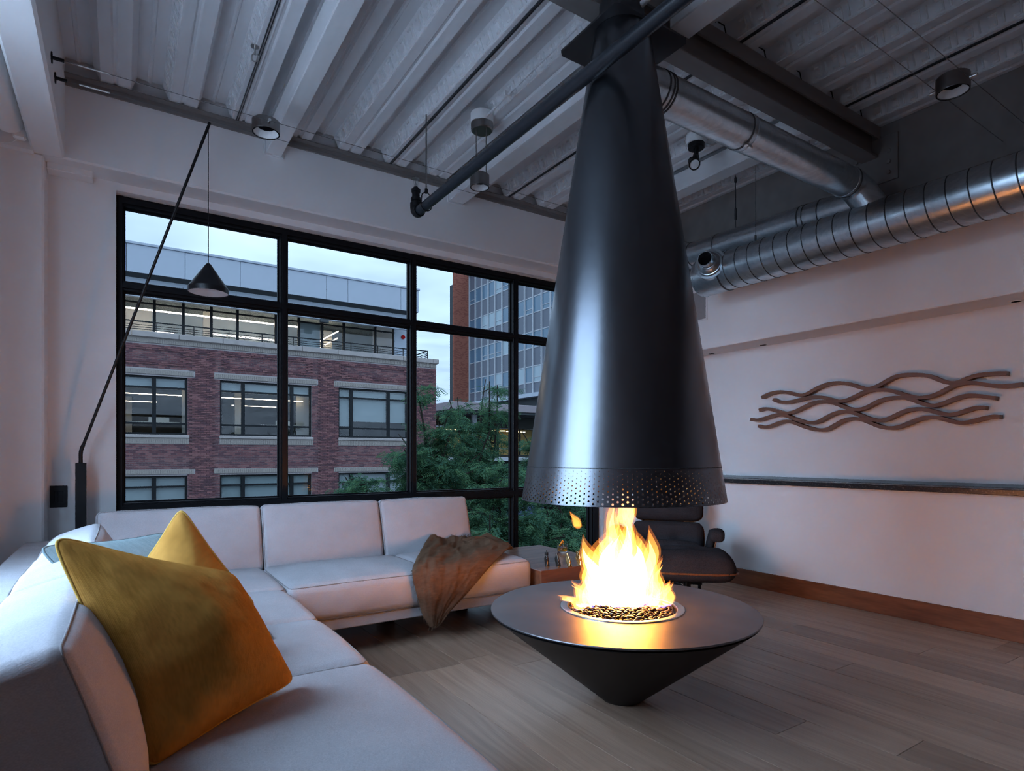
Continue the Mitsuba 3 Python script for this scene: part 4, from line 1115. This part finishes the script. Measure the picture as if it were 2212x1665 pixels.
# ------------------------------------------------------------------ wall art, floor lamp, switch plate
ART = [
    [(3.397, 1.743), (3.217, 1.780), (3.126, 1.764), (2.986, 1.732), (2.880, 1.774), (2.758, 1.809), (2.653, 1.805), (2.551, 1.773), (2.441, 1.737), (2.347, 1.762), (2.244, 1.810), (2.113, 1.813), (2.008, 1.790), (1.918, 1.742), (1.844, 1.723), (1.754, 1.751), (1.663, 1.765), (1.540, 1.758)],
    [(3.280, 1.717), (3.141, 1.680), (3.037, 1.691), (2.894, 1.707), (2.785, 1.687), (2.666, 1.653), (2.564, 1.674), (2.453, 1.718), (2.347, 1.721), (2.244, 1.694), (2.145, 1.652), (2.039, 1.634), (1.948, 1.656), (1.839, 1.708), (1.745, 1.715), (1.654, 1.690), (1.575, 1.674), (1.456, 1.676)],
    [(3.424, 1.625), (3.280, 1.618), (3.141, 1.581), (3.037, 1.603), (2.908, 1.653), (2.785, 1.658), (2.679, 1.624), (2.564, 1.577), (2.465, 1.583), (2.370, 1.627), (2.244, 1.648), (2.145, 1.632), (2.060, 1.592), (1.978, 1.568), (1.888, 1.591), (1.773, 1.624), (1.690, 1.614), (1.601, 1.593)],
    [(3.516, 1.545), (3.376, 1.544), (3.217, 1.571), (3.111, 1.542), (2.979, 1.493), (2.867, 1.488), (2.758, 1.536), (2.640, 1.565), (2.527, 1.536), (2.417, 1.488), (2.312, 1.481), (2.200, 1.529), (2.081, 1.550), (1.978, 1.524), (1.868, 1.495), (1.773, 1.519), (1.658, 1.528)],
    [(3.433, 1.477), (3.295, 1.475), (3.141, 1.508), (3.037, 1.475), (2.908, 1.429), (2.785, 1.421), (2.666, 1.479), (2.539, 1.501), (2.441, 1.468), (2.324, 1.419), (2.233, 1.416), (2.113, 1.459), (1.998, 1.483), (1.908, 1.463), (1.811, 1.433), (1.717, 1.446), (1.579, 1.463)]]
ar = thing('wall_sculpture', 'wall sculpture of five wavy bent walnut strips in the niche', 'wall art')
for s in ART:
    part(ar, 'strip', square_bar(smooth_path([(5.066, y, z) for y, z in s], 7), 0.060, 0.028, (1, 0, 0)), 'm_art', 40)
for y, z in ((3.0, 1.73), (2.3, 1.485), (2.05, 1.64)):
    part(ar, 'mount', cyl((5.07, y, z), (5.101, y, z), 0.008, 8), 'm_black_paint')
lp = thing('floor_lamp', 'black floor lamp with a long slanting arm and hanging cone shade', 'floor lamp')
LY = 4.885
part(lp, 'post', box(-0.254, -0.195, LY - 0.028, LY + 0.028, 0, 1.150, 0.002), 'm_black_paint')
part(lp, 'hinge', merge([cyl((-0.2255, LY, 1.14), (-0.2255, LY, 1.215), 0.0115, 16), tube(smooth_path([(-0.2255, LY, 1.205), (-0.222, LY, 1.235), (-0.210, LY - 0.004, 1.27)], 5), 0.0115, 16)]), 'm_black_paint', 35)
tip = np.array([0.502, 4.50, 3.455])
part(lp, 'arm', cyl((-0.213, LY - 0.003, 1.262), tip, 0.0088, 14), 'm_black_paint', 35)
cxy = (0.494, 4.505)
part(lp, 'cord', cyl((cxy[0], cxy[1], 2.49), (cxy[0], cxy[1], 3.432), 0.0022, 6), 'm_black_paint')
part(lp, 'shade', lathe([(0.0, 2.500), (0.010, 2.499), (0.017, 2.492), (0.121, 2.338), (0.1245, 2.330), (0.1245, 2.298), (0.1225, 2.298), (0.122, 2.329), (0.117, 2.336), (0.015, 2.485)], 72, (cxy[0], cxy[1], 0)), 'm_black_paint', 25)
part(lp, 'diffuser', lathe([(0.0, 2.318), (0.1222, 2.303)][::-1], 56, (cxy[0], cxy[1], 0)), 'm_reflector', label='pale inner face of the shade')
sw = thing('wall_switch', 'square black switch plate on the pier beside the floor lamp', 'wall switch')
part(sw, 'plate', box(-0.400, -0.304, WY - 0.010, WY, 0.850, 0.995, 0.003), 'm_black_paint')
for x in (-0.365, -0.338):
    part(sw, 'rocker', box(x - 0.011, x + 0.011, WY - 0.0135, WY - 0.009, 0.885, 0.960, 0.002), 'm_black_frame')
# ------------------------------------------------------------------ across the street: the brick office building
BY = 26.0
GZ = -6.6
gr = setting('ground', 'street far below')
put(gr, box(-60, 120, 5.6, 140, GZ - 0.3, GZ), 'm_asphalt')
bb = thing('brick_building', 'red brick office building with pale stone bands and a glass top storey across the street', 'building')
WINS = [(-8.5, -4.95), (-3.6, -0.3 + 2.43), (3.26, 6.81), (7.96, 11.25)]
WINS[1] = (-1.42, 2.13)
ZB = [(1.98, 4.17), (-1.75, 0.42), (-5.5, -3.3)]
XL, XR, ZTOP = -12.0, 12.66, 5.40
# masonry behind the bricks, with real window openings
cells = []
xs = sorted([XL, XR] + [x for w in WINS for x in w]); zs = sorted([GZ, ZTOP] + [z for b in ZB for z in b])
for a, b in zip(xs, xs[1:]):
    for c, d in zip(zs, zs[1:]):
        if any(w[0] <= a < w[1] for w in WINS) and any(q[0] <= c < q[1] for q in ZB):
            continue
        cells.append(box(a, b, BY, BY + 0.3, c, d))
cells += [box(XR - 0.3, XR, BY + 0.3, BY + 14, GZ, ZTOP), box(XL, XL + 0.3, BY + 0.3, BY + 14, GZ, ZTOP)]
part(bb, 'masonry', merge(cells), 'm_mortar')
BL_, BH, JT = 0.194, 0.057, 0.0677
rows = []
rng = np.random.default_rng(5)
z = -2.1
row = 0
while z < ZTOP - BH:
    x = -2.6 + (row % 2) * 0.1015
    while x < XR - 0.02:
        x0, x1 = x, min(x + BL_, XR + 0.012)
        xm = (x0 + x1) / 2
        rec = 0.0
        for w in WINS:                       # frames of proud bricks above the windows
            a, b = w[0] + 0.25, w[1] - 0.2
            if a - 0.2 < xm < b + 0.2 and 4.58 < z < 5.22 and not (a < xm < b and 4.72 < z < 5.08):
                rec = -0.035
        for (a, b) in ((2.18, 3.04), (7.08, 7.96), (11.62, 12.66)):
            if a <= xm <= b:
                rec -= 0.03
                if a + 0.22 < xm < b - 0.24 and 5.0 < z < 5.10:
                    rec = 0.0
        cut = []
        for w in WINS:
            for q in ZB:
                if q[0] - JT < z < q[1]:
                    cut.append((w[0], w[1]))
                elif q[1] <= z < q[1] + 0.235:
                    cut.append((w[0] - 0.215, w[1] + 0.265))
                elif q[0] - 0.355 - BH < z <= q[0] - JT:
                    cut.append((w[0] - 0.02, w[1] + 0.06))
        segs = [(x0, x1)]
        for c, d in cut:
            segs = [p for s0, s1 in segs for p in ((s0, min(s1, c)), (max(s0, d), s1)) if p[1] - p[0] > 0.02]
        rows += [(s0, s1, z, rec) for s0, s1 in segs]
        x += BL_ + 0.0095
    z += JT; row += 1


def brick_mesh(x0, x1, z, rec):
    return box(x0, x1, BY - 0.013 + rec, BY + 0.05, z, z + BH)


vis = sorted([b for b in rows if b[0] > 0.1 and b[2] > -0.9], key=lambda b: (b[0] + 4 * abs(b[2] - 3.2)))
near = set(map(id, vis[:300]))
BR = {}
for b in rows:
    if id(b) in near:
        k = rng.integers(4)
        key = (round(b[1] - b[0], 3), b[3] != 0 and round(b[3], 3))
        if key not in BR:
            BR[key] = brick_mesh(0, b[1] - b[0], 0, b[3])
        if (key, k) not in BR:
            BR[(key, k)] = mikit.ply(BR[key], f'm_brick_{k}')
        part(bb, 'brick', BR[(key, k)], None, to_world=T().translate([b[0], 0, b[2]]))
rest = [[] for _ in range(4)]
for b in rows:
    if id(b) not in near:
        rest[rng.integers(4)].append(brick_mesh(*b))
for i in range(4):
    part(bb, 'brickwork', merge(rest[i]), f'm_brick_{i}', kind='stuff')


def soldiers(x0, x1, z0, z1, y):
    return [box(x, x + 0.064, y, y + 0.05, z0, z1) for x in np.arange(x0, x1 - 0.06, 0.0735)]


sol = soldiers(-2.6, XR + 0.02, 5.40, 5.585, BY - 0.04)
for w in WINS[1:]:
    for q in ZB[:2]:
        sol += soldiers(w[0] - 0.21, w[1] + 0.26, q[1] + 0.07, q[1] + 0.235, BY - 0.045) + soldiers(w[0], w[1] + 0.04, q[0] - 0.345, q[0] - 0.13, BY - 0.045)
part(bb, 'soldier_course', merge(sol), 'm_soldier', label='pale upright brick bands', kind='stuff')
part(bb, 'lintel_joints', merge([box(-2.6, XR, BY - 0.02, BY + 0.1, 5.40, 5.59)] + [box(w[0] - 0.22, w[1] + 0.27, BY - 0.03, BY + 0.1, q[1] + 0.06, q[1] + 0.24) for w in WINS[1:] for q in ZB[:2]] + [box(w[0] - 0.01, w[1] + 0.05, BY - 0.03, BY + 0.1, q[0] - 0.35, q[0] - 0.12) for w in WINS[1:] for q in ZB[:2]]), 'm_mortar')
for w in WINS[1:]:
    for q in ZB[:2]:
        part(bb, 'sill', box(w[0] - 0.02, w[1] + 0.06, BY - 0.09, BY + 0.1, q[0] - 0.12, q[0] - 0.01, 0.01), 'm_limestone')
for i, x in enumerate(np.arange(-2.72, 12.6, 1.52)):
    part(bb, 'coping_stone', box(x + 0.006, min(x + 1.514, 12.78), BY - 0.13, BY + 0.35, 5.595, 5.80, 0.012), 'm_limestone')
    part(bb, 'coping_stone', box(x + 0.006, min(x + 1.514, 12.74), BY - 0.08, BY + 0.3, 5.58, 5.60), 'm_limestone')
part(bb, 'alarm_bell', lathe([(0, -0.10), (0.05, -0.10), (0.10, -0.05), (0.10, 0.0)], 20, (12.05, BY - 0.02, 3.62), 'y'), 'm_mullion', 30)
# office windows, each with its sashes, panes and a lit room
offices = [1, 2, 3]
for wi, w in enumerate(WINS[1:]):
    for qi, q in enumerate(ZB[:2]):
        k = num(bb + '__window')
        x0, x1, z0, z1 = w[0], w[1], q[0], q[1]
        yf = BY + 0.10
        split = {0: [x0 + 0.42, x0 + 2.45], 1: [x0 + 0.86, x0 + 2.76], 2: [x0 + 0.62, x0 + 2.35]}[wi]
        bars = [box(x0, x1, yf, yf + 0.08, z0, z0 + 0.07), box(x0, x1, yf, yf + 0.08, z1 - 0.07, z1), box(x0, x0 + 0.07, yf, yf + 0.08, z0, z1), box(x1 - 0.07, x1, yf, yf + 0.08, z0, z1)]
        bars += [box(s - 0.065, s + 0.065, yf, yf + 0.08, z0, z1) for s in split]
        hz = [z0 + 0.42, z1 - 0.42]
        bars += [box(x0, x1, yf + 0.005, yf + 0.075, h - 0.035, h + 0.035) for h in hz]
        scene[k] = mikit.ply(merge(bars), 'm_mullion')
        ex = [x0 + 0.07] + [e for s in split for e in (s - 0.065, s + 0.065)] + [x1 - 0.07]
        ez = [z0 + 0.07] + [e for h in hz for e in (h - 0.035, h + 0.035)] + [z1 - 0.07]
        for a, b in zip(ex[::2], ex[1::2]):
            for c, d in zip(ez[::2], ez[1::2]):
                part(k, 'pane', grid(np.array([[[a, yf + 0.05, c], [a, yf + 0.05, d]], [[b, yf + 0.05, c], [b, yf + 0.05, d]]])), 'm_pane_clear')
        bl = []
        for a, b in zip(ex[::2], ex[1::2]):
            drop = {(0, 0): 0.34, (1, 0): 0.38, (2, 0): 1.38}.get((wi, qi), 2.0)
            if (wi, qi) == (2, 1):
                drop = 0.85
            if (wi, qi) == (2, 0) and a == ex[0]:
                drop = 1.60
            bl.append(box(a + 0.01, b - 0.01, yf + 0.14, yf + 0.15, z1 - 0.08 - drop, z1 - 0.05))
        part(k, 'blind', merge(bl), 'm_blind')
        rm = [box(x0 - 0.3, x1 + 0.5, BY + 4.2, BY + 4.3, z0 - 0.3, z1 + 0.3), box(x0 - 0.4, x0 - 0.3, BY + 0.3, BY + 4.3, z0 - 0.3, z1 + 0.3), box(x1 + 0.3, x1 + 0.4, BY + 0.3, BY + 4.3, z0 - 0.3, z1 + 0.3),
              box(x0 - 0.3, x1 + 0.4, BY + 0.3, BY + 4.3, z1 + 0.2, z1 + 0.3), box(x0 - 0.3, x1 + 0.4, BY + 0.3, BY + 4.3, z0 - 0.35, z0 - 0.25)]
        part(k, 'room', merge(rm), 'm_office_dark' if qi == 0 else 'm_blind')
        if qi == 0 and wi < 2:
            part(k, 'partition', merge([box(x0 + 0.9 * (wi == 1) - 0.1, x0 + 0.9 * (wi == 1) + 0.1 + 0.1, BY + 1.8, BY + 2.0, z0, z1 - 0.3), box(x1 - 0.35, x1 + 0.2, BY + 1.2, BY + 1.3, z0, z1 - 0.3)] if wi == 1 else
                 [box(x1 - 0.1, x1 + 0.2, BY + 1.2, BY + 1.3, z0, z1 - 0.3), box(x0 + 0.8, x0 + 1.8, BY + 3.9, BY + 4.0, z0, z1 - 0.5)]), 'm_office_wall')
            for zz, yy, xa, xb in ((z1 - 0.62, 1.0, x0 + 0.15, x1 - 0.12), (z1 - 0.80, 2.6, x0 + 0.8, x1 - 0.9)):
                kk = part(k, 'light_strip', box(xa, xb, BY + yy, BY + yy + 0.05, zz, zz + 0.035), 'm_lamp_white', emitter=glow((9.0, 7.5, 5.0), 0.04))
            part(k, 'desk', merge([box(x1 - 1.9, x1 - 0.2, BY + 0.9, BY + 1.5, z0 + 0.46, z0 + 0.52), box(x1 - 1.25, x1 - 0.55, BY + 1.0, BY + 1.03, z0 + 0.52, z0 + 0.70)]), 'm_office_wall')
# setback glass storey under a metal-clad parapet
GY = 27.6
gf = GY / BY


def gx_(x):
    return x * gf


def gz_(z):
    return 1.2 + (z - 1.2) * gf


for i, (a, b) in enumerate([(-5.7, -3.75), (-3.75, -1.80), (-1.80, 0.15), (0.15, 2.05), (2.05, 4.0), (4.0, 5.73), (5.73, 7.44), (7.44, 8.39), (8.39, 10.88), (10.88, 11.79)]):
    part(bb, 'parapet_panel', box(a + 0.008, b - 0.008, 26.0, 26.06, 7.96, 8.98, 0.004), 'm_metal_panel')
part(bb, 'parapet_cap', box(-6, 11.83, 25.95, 26.4, 8.985, 9.08, 0.01), 'm_metal_panel')
part(bb, 'parapet_core', box(-6, 11.76, 26.05, 34, 7.95, 8.99), 'm_gutter')
part(bb, 'gutter', hull([(x, y, z) for x in (-6, 11.6) for y, z in ((26.05, 7.96), (26.42, 7.85), (26.42, 7.96))]), 'm_gutter')
part(bb, 'fascia_band', box(-6, 11.62, 26.40, 26.6, 7.16, 7.86), 'm_metal_panel')
for x in (0.9, 2.0, 3.9, 5.6, 7.4):
    part(bb, 'fascia_joint', box(x, x + 0.02, 26.392, 26.41, 7.16, 7.72), 'm_gutter')
for x in (0.85,):
    part(bb, 'roof_light', cyl((gx_(x), 26.3, 7.45), (gx_(x), 26.3, 7.66), 0.09, 14), 'm_white_paint', 30)
part(bb, 'roof_light', box(7.25, 7.6, 26.2, 26.4, 7.0, 7.16, 0.01), 'm_gutter')
MX = [-3.9, -2.9, -1.9, -0.9, 0.07, 1.04, 1.99, 2.96, 3.90, 5.36, 6.29, 7.26, 8.21, 9.65, 10.54]
ZG0, ZG1 = gz_(5.60), gz_(7.22)
tz = gz_(6.86)
gwm = [box(gx_(x) - 0.05, gx_(x) + 0.05, GY, GY + 0.12, ZG0 - 0.3, ZG1) for x in MX] + [box(gx_(MX[0]), gx_(MX[-1]), GY, GY + 0.1, tz - 0.03, tz + 0.03), box(gx_(MX[0]), gx_(MX[-1]), GY, GY + 0.1, ZG0 - 0.3, ZG0 - 0.05), box(gx_(MX[0]), gx_(MX[-1]), GY, GY + 0.1, ZG1 - 0.05, ZG1 + 0.02)]
part(bb, 'curtain_wall_frame', merge(gwm), 'm_mullion')
for a, b in zip(MX, MX[1:]):
    for c, d in ((ZG0 - 0.05, tz - 0.03), (tz + 0.03, ZG1 - 0.05)):
        part(bb, 'curtain_wall_pane', grid(np.array([[[gx_(a) + 0.05, GY + 0.06, c], [gx_(a) + 0.05, GY + 0.06, d]], [[gx_(b) - 0.05, GY + 0.06, c], [gx_(b) - 0.05, GY + 0.06, d]]])), 'm_pane_clear')
part(bb, 'end_wall', box(gx_(10.54), gx_(11.62), GY, GY + 3, ZG0 - 0.3, ZG1 + 0.3), 'm_metal_panel')
part(bb, 'fire_alarm', cyl((gx_(10.98), GY - 0.05, gz_(6.70)), (gx_(10.98), GY, gz_(6.70)), 0.10, 18), 'm_alarm', 30)
matte('m_alarm', (0.45, 0.02, 0.02))
part(bb, 'top_room', merge([box(-5, 12, GY + 5.0, GY + 5.1, 5.2, 8.2), box(-5, 12, GY + 0.2, GY + 5, 7.95, 8.05), box(-5, 12.6, BY + 0.3, GY + 5, 5.35, 5.45), box(11.9, 12, GY + 0.2, GY + 5, 5.4, 8.0)]), 'm_office_pale')
matte('m_office_pale', (0.50, 0.57, 0.60))
part(bb, 'top_partition', merge([box(-1.0, 1.1, GY + 2.0, GY + 2.1, 5.4, 7.4), box(3.05, 3.30, GY + 2.0, GY + 2.3, 5.4, 7.6), box(7.9, 9.1, GY + 3.2, GY + 3.3, 5.4, 7.6)]), 'm_office_wall')
part(bb, 'top_blind', box(gx_(6.36), gx_(7.2), GY + 0.16, GY + 0.17, ZG0 - 0.2, tz), 'm_blind')
for xa, xb, yy, zz in ((-3.0, 6.95, 1.0, gz_(6.79)), (3.4, 6.7, 3.6, gz_(6.55)), (1.2, 2.0, 3.6, gz_(6.40))):
    part(bb, 'light_strip', box(xa, xb, GY + yy, GY + yy + 0.06, zz, zz + 0.06), 'm_lamp_white', emitter=glow((22.0, 19.0, 15.0), 0.1))
v, f = box(-0.03, 0.03, -0.03, 0.03, -0.9, 0.9)
for x, y in ((8.05, 2.2), (8.25, 3.0)):
    part(bb, 'light_strip', move(move(box(-0.03, 0.03, -0.03, 0.03, -0.8, 0.8), (0, 0, 0), 0, 0, 1.0), (x + 0.4, GY + y, 7.0 - 0.25 * (y - 2.2))), 'm_lamp_white', emitter=glow((9.0, 7.8, 5.8), 0.04))
rl = thing('railing', 'thin dark metal railing along the roof edge of the brick building', 'railing')
for i, z in enumerate((6.17, 6.05, 5.97, 5.89)):
    part(rl, 'rail', box(-3, 12.3, BY + 0.10, BY + 0.13 + (0.02 if i == 0 else 0), z, z + (0.04 if i == 0 else 0.016)), 'm_mullion')
    part(rl, 'rail', box(12.27, 12.3, BY + 0.1, BY + 5, z, z + (0.04 if i == 0 else 0.016)), 'm_mullion')
for x in list(np.arange(-2.6, 12, 1.24)) + [12.285]:
    part(rl, 'post', box(x - 0.015, x + 0.015, BY + 0.1, BY + 0.13, 5.79, 6.18), 'm_mullion')

# ------------------------------------------------------------------ the tower behind
tw_ = thing('office_tower', 'tall office tower with a red brick pylon and a blue glass and grey panel facade', 'building')
TX = 40.0
part(tw_, 'brick_pylon', box(37.62, 40.0, 71.6, 72.0, GZ, 28.2), 'm_tower_brick')
part(tw_, 'core', box(40.3, 60, 46.3, 78, GZ, 26.0), 'm_gutter')
part(tw_, 'roof_edge', box(39.75, 60, 46.3, 71.9, 25.75, 26.15), 'm_tower_frame')
part(tw_, 'base_ledge', box(39.3, 60, 46, 72.5, 7.9, 8.35), 'm_metal_panel')
ys = [71.5 - 1.68 * i for i in range(16)]
rng = np.random.default_rng(9)
for y in ys:
    part(tw_, 'mullion', box(TX - 0.16, TX + 0.04, y - 0.085, y + 0.085, 8.2, 25.8), 'm_tower_frame')
for fl_ in range(4):
    zt = 23.6 - 4.02 * fl_
    part(tw_, 'floor_bar', merge([box(TX - 0.05, TX + 0.04, ys[-1], ys[0], zt - 0.06, zt + 0.06), box(TX - 0.05, TX + 0.04, ys[-1], ys[0], zt - 1.92, zt - 1.80)]), 'm_tower_frame')
    vent = []
    for a, b in zip(ys[1:], ys):
        pale = rng.uniform() < 0.22 + 0.2 * (fl_ == 3)
        part(tw_, 'pane', box(TX, TX + 0.02, a + 0.085, b - 0.085, zt - 1.80, zt - 0.06), 'm_tower_pale' if pale else 'm_tower_glass')
        part(tw_, 'spandrel', box(TX, TX + 0.02, a + 0.085, b - 0.085, zt + 0.06, min(zt + 2.10, 25.75)), 'm_spandrel')
        if rng.uniform() < 0.5:
            vent += [box(TX - 0.05, TX + 0.03, a + 0.085, b - 0.085, zt - 1.36, zt - 1.28), box(TX - 0.03, TX + 0.03, a + 0.085, a + 0.15, zt - 1.8, zt - 1.3), box(TX - 0.03, TX + 0.03, b - 0.15, b - 0.085, zt - 1.8, zt - 1.3)]
    part(tw_, 'vent_sash', merge(vent), 'm_tower_frame', kind='stuff')
for a, b in zip(ys[1:], ys):
    part(tw_, 'spandrel', box(TX, TX + 0.02, a + 0.085, b - 0.085, 8.2, 9.68), 'm_spandrel')

# ------------------------------------------------------------------ pavilion with a flat canopy between the trees
pv = thing('pavilion', 'low building with a flat mauve canopy and warm lit windows behind the trees', 'building')
part(pv, 'canopy', box(20.0, 39, 38.5, 50, 4.55, 5.12, 0.03), 'm_terrace')
part(pv, 'soffit_slats', merge([box(20.1, 39, y, y + 0.12, 4.38, 4.56) for y in np.arange(38.7, 49, 0.45)]), 'm_gutter', kind='stuff')
part(pv, 'back_wall', merge([box(19, 39, 47.5, 47.8, GZ, 4.5), box(21.3, 39, 42.0, 42.2, 3.45, 4.5), box(21.3, 39, 42.0, 42.2, 0.2, 1.2)]), 'm_office_dark')
part(pv, 'lit_wall', box(21.5, 39, 46.6, 46.7, 1.2, 3.6), 'm_office_yellow')
matte('m_office_yellow', (0.62, 0.48, 0.20))
for x in (23.3, 27.0, 30.4, 34.0):
    part(pv, 'column', box(x - 0.16, x + 0.16, 40.8, 41.1, GZ, 4.5), 'm_tower_frame')
for x in (22.0, 24.9, 26.2, 28.4, 29.9, 31.8):
    part(pv, 'mullion', box(x - 0.05, x + 0.05, 42.0, 42.15, 1.2, 3.5), 'm_mullion')
part(pv, 'floor_edge', merge([box(19.5, 39, 40.5, 42, 0.75, 1.05), box(19.5, 39, 40.8, 41, 1.7, 1.75), box(19.5, 39, 42.05, 42.1, 3.42, 3.52)]), 'm_tower_frame')
part(pv, 'ground_storey', box(19, 39, 43, 44, GZ, 0.75), 'm_office_blue')
matte('m_office_blue', (0.10, 0.14, 0.22))
for x0, x1, y in ((22.3, 23.6, 44), (24.0, 25.4, 45), (26.5, 28.2, 44), (29.0, 31.0, 45)):
    part(pv, 'light_strip', box(x0, x1, y, y + 0.15, 3.30, 3.36), 'm_lamp_white', emitter=glow((11.0, 8.5, 4.5), 0.05))
lpst = thing('street_post', 'pale grey post standing beside the brick building behind the tree', 'post')
put(lpst, cyl((9.35, 18.6, GZ), (9.35, 18.6, 0.95), 0.22, 16), 'm_tower_frame', 30)

# ------------------------------------------------------------------ street trees
rng = np.random.default_rng(17)
SPRAY = []
for s in range(6):
    v, f = [], []
    L = 0.20
    for i in range(6):
        t = (i + 0.6) / 6
        for sd in (-1, 1):
            p0 = np.array([t * L, 0, -0.05 * t * t]); ln = 0.066 * (1 - 0.35 * abs(t - 0.45))
            dv = np.array([0.35, sd, 0.1 * rng.normal()]); dv /= np.linalg.norm(dv)
            sdv = np.array([1, -sd * 0.35, 0]) * 0.013
            o = len(v)
            v += [p0, p0 + dv * ln * 0.5 + sdv, p0 + dv * ln, p0 + dv * ln * 0.5 - sdv]
            f += [[o, o + 1, o + 2], [o, o + 2, o + 3]]
    SPRAY.append((np.array(v), np.array(f)))


def tree(label, x, y, ztop, zcrown, rad, n, seed, lean=0.0, size=1.0):
    k = thing('street_tree', label, 'tree', None)
    g = np.random.default_rng(seed)
    limbs, tips = [], []
    zb = GZ
    trunk = smooth_path([(x - lean, y, zb), (x - lean * 0.6, y + 0.1, (zb + zcrown) / 2), (x, y, zcrown + 0.3)], 6)
    limbs.append(tube(trunk, np.linspace(0.17, 0.10, len(trunk)), 8))
    nb_ = 13
    for i in range(nb_):
        a = i * 2.4 + g.uniform(-0.4, 0.4)
        h0 = zcrown - 0.8 + g.uniform(0, 1.3)
        z1 = zcrown + (ztop - zcrown) * g.uniform(0.25, 1.0) * (1 if i else 1)
        rr_ = rad * g.uniform(0.45, 1.0) * (0.35 + 0.65 * (1 - ((z1 - zcrown) / (ztop - zcrown)) ** 2))
        end = np.array([x + rr_ * math.cos(a), y + rr_ * math.sin(a), z1])
        b0 = np.array([x, y, h0])
        mid = b0 * 0.5 + end * 0.5 + g.normal(0, 0.15, 3) + [0, 0, 0.25]
        pth = smooth_path([b0, mid, end], 6)
        limbs.append(tube(pth, np.linspace(0.055, 0.012, len(pth)), 6))
        for j in range(7):
            s = g.uniform(0.35, 1.0)
            p = pth[int(s * (len(pth) - 1))]
            d = g.normal(0, 1, 3) * [1, 1, 0.45]; d /= np.linalg.norm(d)
            e = p + d * g.uniform(0.35, 0.95) * rad * 0.45
            tw2 = smooth_path([p, p * 0.5 + e * 0.5 + [0, 0, 0.06], e], 4)
            limbs.append(tube(tw2, np.linspace(0.014, 0.005, len(tw2)), 4))
            tips += [tw2[-1], tw2[len(tw2) // 2], tw2[len(tw2) * 3 // 4]]
    part(k, 'trunk', merge(limbs), 'm_bark', 40)
    tips = np.array(tips)
    vs, fs, o = [[], [], []], [[], [], []], [0, 0, 0]
    for i in range(n):
        c = tips[g.integers(len(tips))] + g.normal(0, 1, 3) * [0.20, 0.20, 0.085] * rad * 0.42
        a = g.uniform(0, 6.28)
        v, f = move(SPRAY[g.integers(6)], c, a, g.normal(0, 0.45), g.normal(0.25, 0.35), size * g.uniform(0.8, 1.35))
        m_ = g.integers(3)
        vs[m_].append(v); fs[m_].append(f + o[m_]); o[m_] += len(v)
    for i in range(3):
        part(k, 'foliage', (np.vstack(vs[i]), np.vstack(fs[i])), f'm_leaf_{i}', kind='stuff')


tree('airy green tree just right of the brick building corner', 6.15, 13.1, 2.95, -0.4, 1.45, 4118, 1)
tree('tallest green tree, in front of the glass tower', 8.45, 14.4, 3.75, -0.3, 1.75, 4593, 2)
tree('green tree partly hidden by the fireplace hood', 9.35, 12.3, 2.35, -0.6, 1.55, 4118, 3)
tree('nearest bushy tree low behind the sofa and table', 6.35, 10.2, 0.95, -1.2, 1.55, 4752, 4, size=0.9)
tree('dense low tree behind the walnut table', 8.3, 10.2, 0.75, -1.3, 1.6, 4752, 5, size=0.9)
tree('dark low tree at the foot of the brick building', 5.7, 16.4, 0.7, -1.4, 1.7, 3484, 6)
tree('small low tree beyond the right end of the window', 10.6, 10.9, 0.9, -1.2, 1.5, 3484, 7)
tree('low tree farther back between the others', 9.2, 17.2, 0.9, -1.5, 2.0, 3484, 8)
